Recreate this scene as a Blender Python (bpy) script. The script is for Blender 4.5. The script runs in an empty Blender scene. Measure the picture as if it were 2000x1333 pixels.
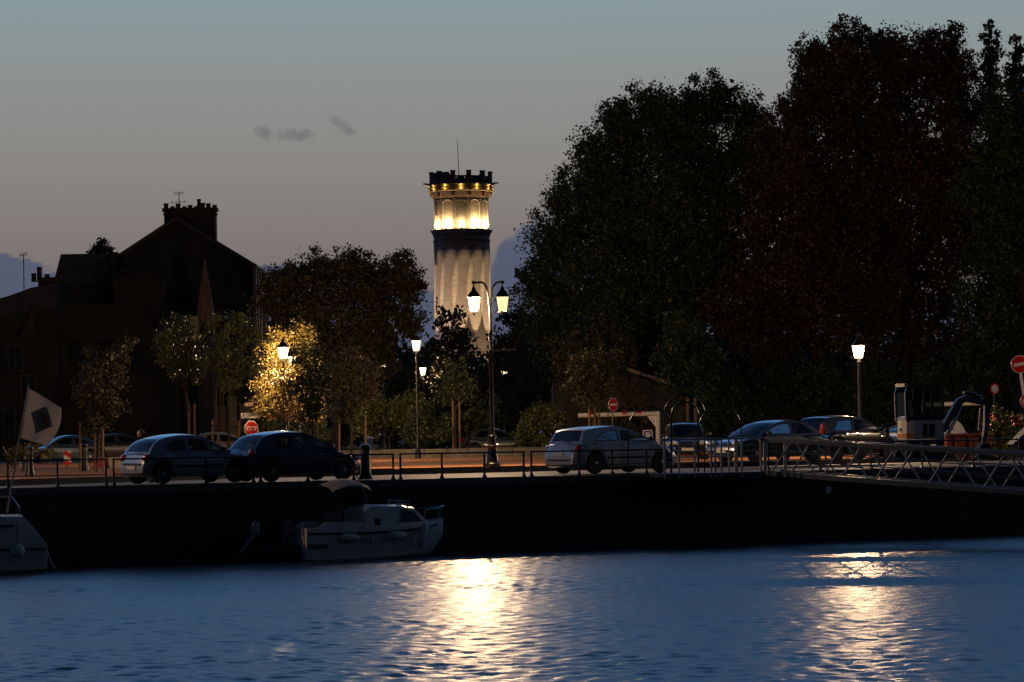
import bpy, bmesh, math, random
import numpy as np
from mathutils import Vector, Matrix

R = math.radians
S = bpy.context.scene
COL = S.collection

# ------------------------------------------------------------------ camera
F = 6000.0            # focal length in photograph pixels (photograph 2000 px wide)
ROLL = 0.0151         # the tripod stands slightly tilted
ZC, ZQ, ZS = 3.42, 2.17, 2.34      # eye, quay edge and esplanade heights above the water
cam_d = bpy.data.cameras.new('camera')
cam = bpy.data.objects.new('camera', cam_d); COL.objects.link(cam)
cam.location = (0, 0, ZC); cam.rotation_euler = (math.pi/2, ROLL, 0)
cam_d.sensor_width = 36.0; cam_d.lens = 36.0*F/2000.0
cam_d.shift_y = (850-666.5)/2000.0
cam_d.clip_start = 0.5; cam_d.clip_end = 6000
S.camera = cam

# ------------------------------------------------------------------ sky
SKY = 1.0
wd = bpy.data.worlds.new('World'); S.world = wd; wd.use_nodes = True
wt = wd.node_tree; wn = wt.nodes; wl = wt.links
for n_ in list(wn): wn.remove(n_)
def wnode(t, **k):
    n = wn.new(t)
    for a, b in k.items(): setattr(n, a, b)
    return n
def wmath(op, a, b=None, c=None, clamp=False):
    n = wnode('ShaderNodeMath', operation=op, use_clamp=clamp)
    for i, v in enumerate((a, b, c)):
        if v is None: continue
        if isinstance(v, (int, float)): n.inputs[i].default_value = v
        else: wl.new(v, n.inputs[i])
    return n.outputs[0]
tc = wnode('ShaderNodeTexCoord'); sx = wnode('ShaderNodeSeparateXYZ'); wl.new(tc.outputs['Generated'], sx.inputs[0])
dX, dY, dZ = sx.outputs
ramp = wnode('ShaderNodeValToRGB')
# dusk air: dusty pink at the horizon, pale grey, then teal and deepening blue towards the zenith
stops = [(0.00, (.105, .092, .108)), (.03, (.145, .126, .136)), (.055, (.182, .160, .162)), (.085, (.242, .226, .216)),
         (.112, (.255, .270, .268)), (.142, (.245, .325, .345)), (.20, (.200, .420, .70)), (.32, (.155, .405, .88)),
         (.45, (.075, .205, .50)), (.65, (.015, .042, .11)), (1.0, (.006, .015, .042))]
cr = ramp.color_ramp
while len(cr.elements) < len(stops): cr.elements.new(0.5)
for e, (p, c) in zip(cr.elements, stops): e.position = p; e.color = (*c, 1)
wl.new(dZ, ramp.inputs[0])
# physically based twilight sky, faint, added so that the dome brightens smoothly towards the sunset side
nish = wnode('ShaderNodeTexSky', sky_type='NISHITA', sun_disc=False)
nish.sun_elevation = R(-2.0); nish.sun_rotation = R(-35); nish.altitude = 0
# clouds: dark blue banks low over the horizon and a few small wisps, laid out by direction
nz = wnode('ShaderNodeTexNoise', noise_dimensions='3D'); nz.inputs['Scale'].default_value = 90; nz.inputs['Detail'].default_value = 7
nz.inputs['Roughness'].default_value = .6
mp = wnode('ShaderNodeMapping'); mp.inputs['Scale'].default_value = (1, .2, 1.5); wl.new(tc.outputs['Generated'], mp.inputs[0]); wl.new(mp.outputs[0], nz.inputs['Vector'])
nz2 = wnode('ShaderNodeTexNoise', noise_dimensions='3D'); nz2.inputs['Scale'].default_value = 330; nz2.inputs['Detail'].default_value = 6; nz2.inputs['Roughness'].default_value = .62
wl.new(mp.outputs[0], nz2.inputs['Vector'])
def blob(px, py, a, b, k, soft, shear=0.0):
    x0 = (px-1000)/F; z0 = (850-py)/F - ROLL*(px-1000)/F
    xx = wmath('SUBTRACT', dX, x0); zz = wmath('SUBTRACT', dZ, z0)
    if shear: zz = wmath('MULTIPLY_ADD', xx, shear, zz)
    u = wmath('MULTIPLY', xx, F/a); v = wmath('MULTIPLY', zz, F/b)
    d = wmath('ADD', wmath('MULTIPLY', u, u), wmath('MULTIPLY', v, v))
    n = wmath('MULTIPLY_ADD', (nz2 if k > 2 else nz).outputs[0], k, -.5*k)
    t = wmath('SUBTRACT', wmath('ADD', n, 1.0), d)
    m = wnode('ShaderNodeMapRange', interpolation_type='SMOOTHSTEP'); wl.new(t, m.inputs[0])
    m.inputs[1].default_value = -soft; m.inputs[2].default_value = soft
    return m.outputs[0]
front = wmath('GREATER_THAN', dY, 0.2)
def wmax(l):
    o = l[0]
    for q in l[1:]: o = wmath('MAXIMUM', o, q)
    return wmath('MULTIPLY', o, front)
bank = wmax([blob(1075, 640, 110, 215, .9, .12), blob(1010, 560, 48, 95, .9, .2), blob(10, 640, 150, 142, .9, .05), blob(820, 650, 170, 80, .5, .1),
             blob(560, 640, 220, 118, .7, .1), blob(1700, 700, 420, 120, .6, .1), blob(-300, 660, 300, 90, .6, .1), blob(2500, 640, 420, 130, .7, .1)])
wisp = wmax([blob(590, 268, 30, 9, 6.5, 1.8), blob(528, 265, 15, 9, 6.5, 2.2, .3), blob(684, 253, 19, 10, 6.5, 2.0, .6)])
def wmix(f, a, b):
    n = wnode('ShaderNodeMix', data_type='RGBA'); wl.new(f, n.inputs[0]) if not isinstance(f, float) else setattr(n.inputs[0], 'default_value', f)
    for s_, v in ((n.inputs[6], a), (n.inputs[7], b)):
        if isinstance(v, tuple): s_.default_value = (*v, 1)
        else: wl.new(v, s_)
    return n.outputs[2]
c1 = wmix(wmath('MULTIPLY', bank, .86), ramp.outputs[0], (.062, .088, .155))
c2 = wmix(wmath('MULTIPLY', wisp, .5), c1, (.085, .098, .118))
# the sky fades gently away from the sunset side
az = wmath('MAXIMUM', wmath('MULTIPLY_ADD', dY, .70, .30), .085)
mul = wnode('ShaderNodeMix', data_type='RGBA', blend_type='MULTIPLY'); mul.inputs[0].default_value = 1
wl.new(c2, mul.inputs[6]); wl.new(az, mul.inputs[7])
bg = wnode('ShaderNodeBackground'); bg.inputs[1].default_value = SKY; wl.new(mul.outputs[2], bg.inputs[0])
bg2 = wnode('ShaderNodeBackground'); bg2.inputs[1].default_value = .02; wl.new(nish.outputs[0], bg2.inputs[0])
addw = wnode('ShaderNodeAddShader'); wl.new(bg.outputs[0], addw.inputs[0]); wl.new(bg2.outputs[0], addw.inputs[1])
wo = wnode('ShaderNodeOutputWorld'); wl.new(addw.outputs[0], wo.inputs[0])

S.view_settings.view_transform = 'Standard'; S.view_settings.look = 'None'
S.view_settings.exposure = 0; S.view_settings.gamma = 1
S.cycles.use_denoising = True
S.cycles.max_bounces = 6; S.cycles.transparent_max_bounces = 16
S.cycles.sample_clamp_indirect = 4.0; S.cycles.sample_clamp_direct = 0
S.cycles.caustics_reflective = False; S.cycles.caustics_refractive = False
LAMP = (1.0, .64, .34)      # sodium lanterns
WARM = (1.0, .70, .34)      # tower floodlights

# ------------------------------------------------------------------ helpers
def W(px, py, Y):
    """world point seen at photograph pixel (px, py) at depth Y"""
    dx, dy = px-1000, py-850
    return Vector(((dx-ROLL*dy)/F*Y, Y, ZC-(ROLL*dx+dy)/F*Y))
def G(px, py, z):
    dx, dy = px-1000, py-850
    return W(px, py, (ZC-z)*F/(ROLL*dx+dy))
def XZ(px, py, Y, o):
    p = W(px, py, Y); return (p.x-o[0], p.z-o[2])
A0 = Vector((0, 91.5, 0)); U = Vector((.8927, .4506, 0)); N = Vector((-.4506, .8927, 0)); QA = math.atan2(.4506, .8927)
def Q(s, d, z=ZQ):
    p = A0+U*s+N*d; p.z = z; return p
def SP(px, d=0.0):
    """distance along the quay of the point at column px, d behind the edge"""
    k = (px-1000)/F; a = A0+N*d
    return (k*a.y-a.x)/(U.x-k*U.y)

class MB:
    def __init__(s): s.v = []; s.f = []
    def add(s, vs, fs):
        n = len(s.v); s.v += [tuple(p) for p in vs]; s.f += [tuple(i+n for i in q) for q in fs]; return s
    def box(s, c, d, rz=0.0, m=None, taper=1.0):
        x, y, z = d[0]/2, d[1]/2, d[2]/2
        P = [Vector((a*x*(taper if k > 0 else 1), b*y*(taper if k > 0 else 1), k*z)) for k in (-1, 1) for b in (-1, 1) for a in (-1, 1)]
        M = m if m is not None else Matrix.Rotation(rz, 3, 'Z')
        return s.add([M @ p+Vector(c) for p in P], [(0, 2, 3, 1), (4, 5, 7, 6), (0, 1, 5, 4), (2, 6, 7, 3), (0, 4, 6, 2), (1, 3, 7, 5)])
    def bar(s, a, b, w, h=None):
        """square bar between two points"""
        a, b = Vector(a), Vector(b); h = h or w
        d = b-a; L = d.length; d.normalize()
        up = Vector((0, 0, 1)) if abs(d.z) < .95 else Vector((0, 1, 0))
        x = d.cross(up).normalized(); z = x.cross(d)
        M = Matrix((x, d, z)).transposed()
        return s.box((a+b)/2, (w, L, h), m=M)
    def tube(s, pts, r, n=8, cap=True):
        pts = [Vector(p) for p in pts]; rs = r if isinstance(r, (list, tuple)) else [r]*len(pts)
        vs, fs = [], []; ref = None
        for i, p in enumerate(pts):
            t = (pts[min(i+1, len(pts)-1)]-pts[max(i-1, 0)]).normalized()
            if ref is None: ref = Vector((0, 0, 1)) if abs(t.z) < .9 else Vector((1, 0, 0))
            x = (ref-t*ref.dot(t)).normalized(); ref = x; y = t.cross(x)
            for k in range(n):
                a = 2*math.pi*k/n; vs.append(p+(x*math.cos(a)+y*math.sin(a))*rs[i])
        for i in range(len(pts)-1):
            for k in range(n):
                a, b = i*n+k, i*n+(k+1) % n; fs.append((a, b, b+n, a+n))
        if cap: fs.append(tuple(range(n))[::-1]); fs.append(tuple(range(len(vs)-n, len(vs))))
        return s.add(vs, fs)
    def lathe(s, prof, c=(0, 0, 0), n=16, a0=0.0):
        vs, fs = [], []; c = Vector(c)
        for r, z in prof:
            for k in range(n):
                a = a0+2*math.pi*k/n; vs.append(c+Vector((r*math.cos(a), r*math.sin(a), z)))
        for i in range(len(prof)-1):
            for k in range(n):
                a, b = i*n+k, i*n+(k+1) % n; fs.append((a, b, b+n, a+n))
        fs.append(tuple(range(n))[::-1]); fs.append(tuple(range(len(vs)-n, len(vs))))
        return s.add(vs, fs)
    def prism(s, poly, d, o=(0, 0, 0)):
        """polygon in x,z (counter-clockwise seen from -y) pushed back along +y by d"""
        n = len(poly); o = Vector(o)
        vs = [o+Vector((x, 0, z)) for x, z in poly]+[o+Vector((x, d, z)) for x, z in poly]
        fs = [tuple(range(n)), tuple(range(2*n-1, n-1, -1))]+[(i, i+n, (i+1) % n+n, (i+1) % n) for i in range(n)]
        return s.add(vs, fs)
    def flat(s, poly, z, th=0.0):
        n = len(poly)
        if not th: return s.add([(p[0], p[1], z) for p in poly], [tuple(range(n))])
        vs = [(p[0], p[1], z) for p in poly]+[(p[0], p[1], z-th) for p in poly]
        return s.add(vs, [tuple(range(n)), tuple(range(2*n-1, n-1, -1))]+[(i, i+n, (i+1) % n+n, (i+1) % n) for i in range(n)])
    def ball(s, c, r, n=12, m=8):
        r = (r, r, r) if isinstance(r, (int, float)) else r; c = Vector(c); vs, fs = [], []
        for i in range(m+1):
            t = math.pi*i/m
            for k in range(n):
                a = 2*math.pi*k/n
                vs.append(c+Vector((r[0]*math.sin(t)*math.cos(a), r[1]*math.sin(t)*math.sin(a), -r[2]*math.cos(t))))
        for i in range(m):
            for k in range(n):
                a, b = i*n+k, i*n+(k+1) % n; fs.append((a, b, b+n, a+n))
        return s.add(vs, fs)
    def mesh(s, name, smooth=None):
        me = bpy.data.meshes.new(name); me.from_pydata(s.v, [], s.f)
        bm = bmesh.new(); bm.from_mesh(me); bmesh.ops.remove_doubles(bm, verts=bm.verts, dist=1e-5); bmesh.ops.recalc_face_normals(bm, faces=bm.faces); bm.to_mesh(me); bm.free()
        if smooth is not None:
            me.polygons.foreach_set('use_smooth', [True]*len(me.polygons)); me.set_sharp_from_angle(angle=R(smooth))
        return me
    def build(s, name, mat, parent=None, smooth=None, loc=None, rz=0.0):
        me = s.mesh(name, smooth); me.materials.append(mat)
        return link(name, me, parent, loc, rz)
def link(name, me, parent=None, loc=None, rz=0.0):
    o = bpy.data.objects.new(name, me); COL.objects.link(o)
    if parent: o.parent = parent
    if loc is not None: o.location = loc
    if rz: o.rotation_euler.z = rz
    return o
def tag(o, label, cat=None, group=None):
    o['label'] = label
    if cat: o['category'] = cat
    if group: o['group'] = group
    return o
def thing(name, label, cat, loc=(0, 0, 0), rz=0.0, group=None):
    o = bpy.data.objects.new(name, None); COL.objects.link(o); o.empty_display_size = .3
    o.location = loc; o.rotation_euler.z = rz
    return tag(o, label, cat, group)
def kind(o, k): o['kind'] = k; return o
def put(name, me, mat=None, parent=None, loc=None, rz=0.0):
    o = link(name, me, parent, loc, rz); return o
def copy_tree(o, parent=None):
    c = o.copy(); COL.objects.link(c); c.parent = parent
    for ch in o.children: copy_tree(ch, c)
    return c

# ------------------------------------------------------------------ materials
MATS = {}
def mat(name, col, rough=.6, metal=0.0, var=.25, scale=6.0, bump=0.0, col2=None, spec=None, emit=None, es=0.0, coat=0.0, island=False, brick=None, stretch=None, bdist=.02):
    if name in MATS: return MATS[name]
    m = bpy.data.materials.new(name); m.use_nodes = True; MATS[name] = m
    nt = m.node_tree; nd = nt.nodes; lk = nt.links; b = nd['Principled BSDF']
    b.inputs['Roughness'].default_value = rough; b.inputs['Metallic'].default_value = metal
    if spec is not None: b.inputs['Specular IOR Level'].default_value = spec
    if coat: b.inputs['Coat Weight'].default_value = coat; b.inputs['Coat Roughness'].default_value = .04
    t = nd.new('ShaderNodeTexCoord'); vec = t.outputs['Object']
    if stretch:
        mpn = nd.new('ShaderNodeMapping'); mpn.inputs['Scale'].default_value = stretch; lk.new(vec, mpn.inputs[0]); vec = mpn.outputs[0]
    n = nd.new('ShaderNodeTexNoise'); n.inputs['Scale'].default_value = scale; n.inputs['Detail'].default_value = 5; lk.new(vec, n.inputs['Vector'])
    mx = nd.new('ShaderNodeMix'); mx.data_type = 'RGBA'
    lo = tuple(c*(1-var) for c in col); hi = col2 or tuple(min(1, c*(1+var)) for c in col)
    mx.inputs[6].default_value = (*lo, 1); mx.inputs[7].default_value = (*hi, 1)
    if island:
        g = nd.new('ShaderNodeNewGeometry'); a = nd.new('ShaderNodeMath'); a.operation = 'MULTIPLY_ADD'; a.inputs[1].default_value = .3
        lk.new(g.outputs['Random Per Island'], a.inputs[0]); s2 = nd.new('ShaderNodeMath'); s2.operation = 'MULTIPLY'; s2.inputs[1].default_value = .75
        lk.new(n.outputs[0], s2.inputs[0]); lk.new(s2.outputs[0], a.inputs[2]); lk.new(a.outputs[0], mx.inputs[0])
    else:
        mr = nd.new('ShaderNodeMapRange'); mr.inputs[1].default_value = .3; mr.inputs[2].default_value = .7; lk.new(n.outputs[0], mr.inputs[0]); lk.new(mr.outputs[0], mx.inputs[0])
    out = mx.outputs[2]; h = n.outputs[0]
    if brick:
        br = nd.new('ShaderNodeTexBrick'); br.inputs['Scale'].default_value = brick[0]; br.inputs['Mortar Size'].default_value = brick[1]; br.inputs['Row Height'].default_value = brick[2]; br.inputs['Brick Width'].default_value = brick[3]
        mp2 = nd.new('ShaderNodeMapping'); mp2.inputs['Rotation'].default_value = (R(90), 0, 0); lk.new(t.outputs['Object'], mp2.inputs[0]); lk.new(mp2.outputs[0], br.inputs['Vector'])
        m3 = nd.new('ShaderNodeMix'); m3.data_type = 'RGBA'; m3.inputs[7].default_value = (*[c*.6 for c in col], 1)
        lk.new(br.outputs['Fac'], m3.inputs[0]); lk.new(out, m3.inputs[6]); out = m3.outputs[2]
    lk.new(out, b.inputs['Base Color'])
    if bump:
        bp = nd.new('ShaderNodeBump'); bp.inputs['Strength'].default_value = bump; bp.inputs['Distance'].default_value = bdist; lk.new(h, bp.inputs['Height']); lk.new(bp.outputs[0], b.inputs['Normal'])
    if emit: b.inputs['Emission Color'].default_value = (*emit, 1); b.inputs['Emission Strength'].default_value = es
    return m
def glass(name, col=(.5, .55, .55), rough=.0, mixf=.35):
    """thin window glass: mostly clear, tinted, with a mirror reflection"""
    if name in MATS: return MATS[name]
    m = bpy.data.materials.new(name); m.use_nodes = True; MATS[name] = m
    nt = m.node_tree; nd = nt.nodes; lk = nt.links
    for q in list(nd): nd.remove(q)
    o = nd.new('ShaderNodeOutputMaterial'); tr = nd.new('ShaderNodeBsdfTransparent'); tr.inputs[0].default_value = (*col, 1)
    g = nd.new('ShaderNodeBsdfGlossy'); g.inputs['Roughness'].default_value = rough; fr = nd.new('ShaderNodeFresnel'); fr.inputs[0].default_value = 1.5
    nz_ = nd.new('ShaderNodeTexNoise'); nz_.inputs['Scale'].default_value = 3; mr = nd.new('ShaderNodeMapRange'); mr.inputs[3].default_value = .6; mr.inputs[4].default_value = 1.2
    lk.new(nz_.outputs[0], mr.inputs[0]); mu = nd.new('ShaderNodeMath'); mu.operation = 'MULTIPLY'; mu.use_clamp = True; lk.new(fr.outputs[0], mu.inputs[0]); lk.new(mr.outputs[0], mu.inputs[1])
    x = nd.new('ShaderNodeMixShader'); lk.new(mu.outputs[0], x.inputs[0]); lk.new(tr.outputs[0], x.inputs[1]); lk.new(g.outputs[0], x.inputs[2]); lk.new(x.outputs[0], o.inputs[0])
    return m
def glow(name, col, s):
    return mat(name, (.8, .8, .8), .4, emit=col, es=s, var=.05)
def lantern_glass(name, col, s):
    if name in MATS: return MATS[name]
    m = bpy.data.materials.new(name); m.use_nodes = True; MATS[name] = m
    nd = m.node_tree.nodes; lk = m.node_tree.links
    for q in list(nd): nd.remove(q)
    o = nd.new('ShaderNodeOutputMaterial'); tr = nd.new('ShaderNodeBsdfTransparent'); tr.inputs[0].default_value = (.8, .8, .8, 1); e = nd.new('ShaderNodeEmission'); e.inputs[0].default_value = (*col, 1); e.inputs[1].default_value = s
    x = nd.new('ShaderNodeAddShader'); lk.new(tr.outputs[0], x.inputs[0]); lk.new(e.outputs[0], x.inputs[1]); lk.new(x.outputs[0], o.inputs[0]); return m
def leafmat(name, c1, c2, rough=.55):
    m = mat(name, c1, rough, var=.35, scale=.35, col2=c2, island=True)
    return m
M_IRON = mat('painted_black_iron', (.012, .012, .013), .35, .3, .4, 12, .1)
M_GALV = mat('galvanised_steel', (.10, .105, .12), .45, .6, .2, 9, .1)
M_GALVL = mat('galvanised_steel_painted_lit', (.50, .48, .46), .5, .35, .2, 9, .1)  # paler copy of the steel, lamplight put into the colour
M_STONE = mat('granite_kerb', (.09, .085, .08), .75, 0, .35, 5, .5)
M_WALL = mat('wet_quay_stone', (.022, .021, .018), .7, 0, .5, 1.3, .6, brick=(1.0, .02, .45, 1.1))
M_ASPH = mat('worn_asphalt', (.10, .09, .08), .7, 0, .35, 3.0, .5, spec=.25)
M_PAVE = mat('pink_esplanade_asphalt', (.30, .135, .052), .95, 0, .3, 2.2, .4, spec=.05)
M_DARK = mat('dark_rubber', (.012, .012, .012), .7, 0, .3, 20)
M_CONC = mat('weathered_concrete', (.13, .12, .105), .85, 0, .3, 2.5, .4)
M_WOOD = mat('stake_wood', (.20, .12, .065), .8, 0, .35, 4, .4, stretch=(6, 6, 1))
M_BARK = mat('tree_bark', (.05, .038, .028), .9, 0, .45, 3, .6, stretch=(3, 3, .7))
M_WHITE = mat('white_paint', (.72, .70, .66), .4, 0, .12, 6)
M_RED = mat('sign_red', (.60, .012, .010), .35, 0, .1, 6)
M_SIGNW = mat('sign_white', (.80, .79, .76), .4, 0, .06, 6)
M_SIGNB = mat('sign_blue', (.015, .05, .28), .4, 0, .1, 6)
M_BLACK = mat('print_black', (.015, .015, .015), .6, 0, .1, 6)
M_SLATE = mat('roof_slate', (.030, .032, .038), .7, 0, .35, 3, .4)
M_DKWALL = mat('dark_render_wall', (.030, .026, .022), .9, 0, .35, .6, .3)
M_BRICK = mat('chimney_brick', (.06, .034, .025), .85, 0, .35, 5, .4, brick=(4.0, .02, .3, .7))
M_CREAM = mat('cream_stone', (.36, .29, .22), .85, 0, .25, 1.5, .3)
M_GLASSD = mat('dark_window_pane', (.02, .022, .025), .08, 0, .3, 2)
M_CHROME = mat('chrome', (.6, .6, .6), .12, 1.0, .1, 5)
M_CARGL = glass('car_glass')
M_TAIL = mat('tail_lamp_red', (.35, .010, .008), .12, 0, .15, 10, coat=1)
M_HEADL = mat('headlamp_lens', (.55, .56, .58), .08, .3, .15, 10, coat=1)
M_SEAT = mat('car_seat_cloth', (.03, .03, .032), .8, 0, .3, 20)
M_PLATE = mat('number_plate', (.62, .60, .52), .4, 0, .08, 10)

def text(body, size, m, parent, loc, rot=(math.pi/2, 0, 0), name='lettering', ext=.002, align='CENTER', sx=1.0, bold=0.0):
    cu = bpy.data.curves.new('t', 'FONT'); cu.body = body; cu.size = size; cu.align_x = align; cu.align_y = 'CENTER'; cu.extrude = ext; cu.offset = bold
    o = bpy.data.objects.new('t', cu); COL.objects.link(o)
    dg = bpy.context.evaluated_depsgraph_get(); me = bpy.data.meshes.new_from_object(o.evaluated_get(dg))
    bpy.data.objects.remove(o); bpy.data.curves.remove(cu)
    me.materials.clear(); me.materials.append(m)
    q = link(name, me, parent, loc); q.rotation_euler = rot; q.scale = (sx, 1, 1); return q
def catmull(pts, k=4):
    out = []; P = [Vector(p) for p in pts]
    for i in range(len(P)-1):
        p0, p1, p2, p3 = P[max(i-1, 0)], P[i], P[i+1], P[min(i+2, len(P)-1)]
        for j in range(k):
            t = j/k
            out.append(.5*((2*p1)+(p2-p0)*t+(2*p0-5*p1+4*p2-p3)*t*t+(3*p1-p0-3*p2+p3)*t**3))
    out.append(P[-1]); return out

# ================================================================== SETTING
# ---- water: real wave geometry where it is seen, running on as a flat sheet outside
rng = np.random.default_rng(5)
def water():
    xs = np.concatenate([np.linspace(-400, -24, 7), np.arange(-23, 23.01, .095), np.linspace(24, 400, 7)])
    ys = np.concatenate([np.linspace(-120, 38, 6), np.arange(39, 106, .095), np.linspace(107, 420, 6)])
    X, Y = np.meshgrid(xs, ys)
    Z = np.zeros_like(X)
    for i in range(64):
        lam = .28*(2.7 ** rng.random()); k = 2*math.pi/lam
        th = rng.normal(math.pi/2+.35, .75); ph = rng.random()*6.28
        slope = .022
        wob = .35*np.sin(X*.11+i)+.35*np.sin(Y*.07+2*i)
        Z += slope/k*np.sin(k*(X*math.cos(th)+Y*math.sin(th))+ph+wob)
    gust = .75+.35*np.sin(Y*.21+X*.05+1.1)*np.sin(Y*.083-X*.03+.4)+.2*np.sin(Y*.47+X*.09)
    Z *= np.clip(gust, .55, 1.25)
    edge = np.clip((23-np.abs(X))/3, 0, 1)*np.clip((Y-39)/2, 0, 1)*np.clip((106-Y)/3, 0, 1)
    Z *= edge
    nx, ny = len(xs), len(ys)
    me = bpy.data.meshes.new('water')
    co = np.stack([X, Y, Z], -1).reshape(-1, 3).astype(np.float32)
    idx = np.arange(nx*ny).reshape(ny, nx)
    q = np.stack([idx[:-1, :-1], idx[:-1, 1:], idx[1:, 1:], idx[1:, :-1]], -1).reshape(-1, 4).astype(np.int32)
    me.vertices.add(len(co)); me.vertices.foreach_set('co', co.ravel())
    me.loops.add(q.size); me.loops.foreach_set('vertex_index', q.ravel())
    me.polygons.add(len(q)); me.polygons.foreach_set('loop_start', np.arange(0, q.size, 4, dtype=np.int32))
    me.polygons.foreach_set('use_smooth', np.ones(len(q), dtype=bool)); me.update(calc_edges=True)
    m = bpy.data.materials.new('harbour_water'); m.use_nodes = True; b = m.node_tree.nodes['Principled BSDF']; nd = m.node_tree.nodes; lk = m.node_tree.links
    b.inputs['Base Color'].default_value = (.004, .012, .022, 1); b.inputs['Roughness'].default_value = .33; b.inputs['IOR'].default_value = 1.333
    t = nd.new('ShaderNodeTexCoord'); mp_ = nd.new('ShaderNodeMapping'); mp_.inputs['Scale'].default_value = (1, 2.2, 1); lk.new(t.outputs['Object'], mp_.inputs[0])
    n = nd.new('ShaderNodeTexNoise'); n.inputs['Scale'].default_value = 3.2; n.inputs['Detail'].default_value = 4; lk.new(mp_.outputs[0], n.inputs['Vector'])
    bp = nd.new('ShaderNodeBump'); bp.inputs['Strength'].default_value = .5; bp.inputs['Distance'].default_value = .05; lk.new(n.outputs[0], bp.inputs['Height']); lk.new(bp.outputs[0], b.inputs['Normal'])
    me.materials.append(m)
    return kind(link('water', me), 'structure')
water()

# ---- quay wall with coping stones, roadway on the quay, kerb and raised esplanade
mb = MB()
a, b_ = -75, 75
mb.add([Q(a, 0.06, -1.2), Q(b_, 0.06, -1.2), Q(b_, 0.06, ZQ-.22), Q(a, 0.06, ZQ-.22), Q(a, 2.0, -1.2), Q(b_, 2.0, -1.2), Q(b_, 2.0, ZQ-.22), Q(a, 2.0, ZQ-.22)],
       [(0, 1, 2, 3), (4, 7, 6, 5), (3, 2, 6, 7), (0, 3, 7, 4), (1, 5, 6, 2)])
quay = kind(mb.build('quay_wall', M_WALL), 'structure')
rnd = random.Random(3)
stone = [MB().box((0, 0, 0), (1.485, .56, .215)).mesh('coping_stone') for _ in range(1)][0]; stone.materials.append(M_STONE)
for i in range(-14, 16):
    o = link('coping_stone', stone, quay, Q(i*1.5, .28, ZQ-.1085+rnd.uniform(-.006, .006)), QA+rnd.uniform(-.004, .004))
for sa, sb in ((-75, -21.75), (23.25, 75)):
    MB().box((0, 0, 0), (sb-sa, .56, .215)).build('coping', M_STONE, quay, loc=Q((sa+sb)/2, .28, ZQ-.1085), rz=QA)
kerb_px = [(-420, 963), (0, 949), (250, 941), (500, 933), (950, 923), (1300, 914), (1650, 906), (2000, 898), (2500, 888)]
KP = [G(x, y, ZQ) for x, y in kerb_px]
KP = [Vector((KP[0].x-40, KP[0].y-16, ZQ))]+KP+[Vector((KP[-1].x+40, KP[-1].y+18, ZQ))]
road_near = [Q(-75, .565), Q(75, .565)]
kind(MB().flat([(p.x, p.y) for p in road_near]+[(p.x, p.y+.6) for p in KP[::-1]], ZQ-.012).build('quay_road', M_ASPH), 'structure')
kb = MB()
for p, q in zip(KP[:-1], KP[1:]):
    t = (q-p).normalized(); n_ = Vector((-t.y, t.x, 0))*.2
    kb.add([(p.x, p.y, ZQ-.1), (q.x, q.y, ZQ-.1), (q.x, q.y, ZS+.004), (p.x, p.y, ZS+.004), (p.x+n_.x, p.y+n_.y, ZS+.004), (q.x+n_.x, q.y+n_.y, ZS+.004)], [(0, 1, 2, 3), (3, 2, 5, 4)])
kind(kb.build('kerb', mat('dark_kerb_granite', (.05, .047, .044), .85, 0, .3, 4, .4)), 'structure')
kind(MB().flat([(p.x, p.y+.1) for p in KP]+[(1500, 150), (1500, 3000), (-1500, 3000), (-1500, 60)], ZS).build('esplanade', M_PAVE), 'structure')
# roadway behind the low wall
kind(MB().flat([(-80, 157), (90, 157), (90, 170), (-80, 170)], ZS+.006).build('back_road', M_ASPH), 'structure')
# grass verge under the park trees
kind(MB().flat([(-4, 171), (160, 171), (160, 330), (-4, 330)], ZS+.012).build('park_ground', mat('dark_grass', (.035, .05, .018), .9, 0, .4, 3, .5)), 'structure')

# ---- low concrete block wall behind the esplanade
lw = thing('low_wall', 'long low wall of pale concrete blocks across the back of the esplanade', 'wall', (0, 153, ZS))
blk = MB().box((0, 0, .225), (2.17, .26, .45)).mesh('concrete_block'); blk.materials.append(M_CONC)
x = W(700, 893, 153).x
while x < W(1150, 893, 153).x:
    link('concrete_block', blk, lw, (x, rnd.uniform(-.015, .015), rnd.uniform(-.008, .008))); x += 2.2

# ---- black quay railings, section by section
def railing(pxs, label, d=.25, h=.74, group='black railings along the quay edge', ladder=False):
    s0, s1 = SP(pxs[0], d), SP(pxs[-1], d)
    t = thing('quay_railing', label, 'railing', Q(s0, d, ZQ), QA, group)
    L = s1-s0
    MB().tube([(-.02, 0, h), (L+.02, 0, h)], .024, 8).build('top_rail', M_IRON, t, 40)
    MB().tube([(0, 0, h*.42), (L, 0, h*.42)], .014, 6).build('lower_rail', M_IRON, t, 40)
    for p in pxs:
        x = SP(p, d)-s0
        MB().box((x, 0, h/2), (.045, .045, h)).box((x, 0, .05), (.11, .11, .10), taper=.5).build('post', M_IRON, t)
    return t
railing([-90, 14, 111, 206], 'black quay railing section below the flag at the left')
railing([221, 313, 402, 494], 'black quay railing section in front of the silver hatchback')
railing([508, 600, 690, 767], 'black quay railing section in front of the dark blue hatchback')
railing([781, 862, 945, 1022], 'black quay railing section in front of the double street lamp')
railing([1037, 1130, 1195, 1262, 1288], 'black quay railing section in front of the white hatchback')
railing([1500, 1600, 1700, 1800, 1900, 1990, 2080], 'black quay railing section behind the sloping gangway', h=.86)

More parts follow.
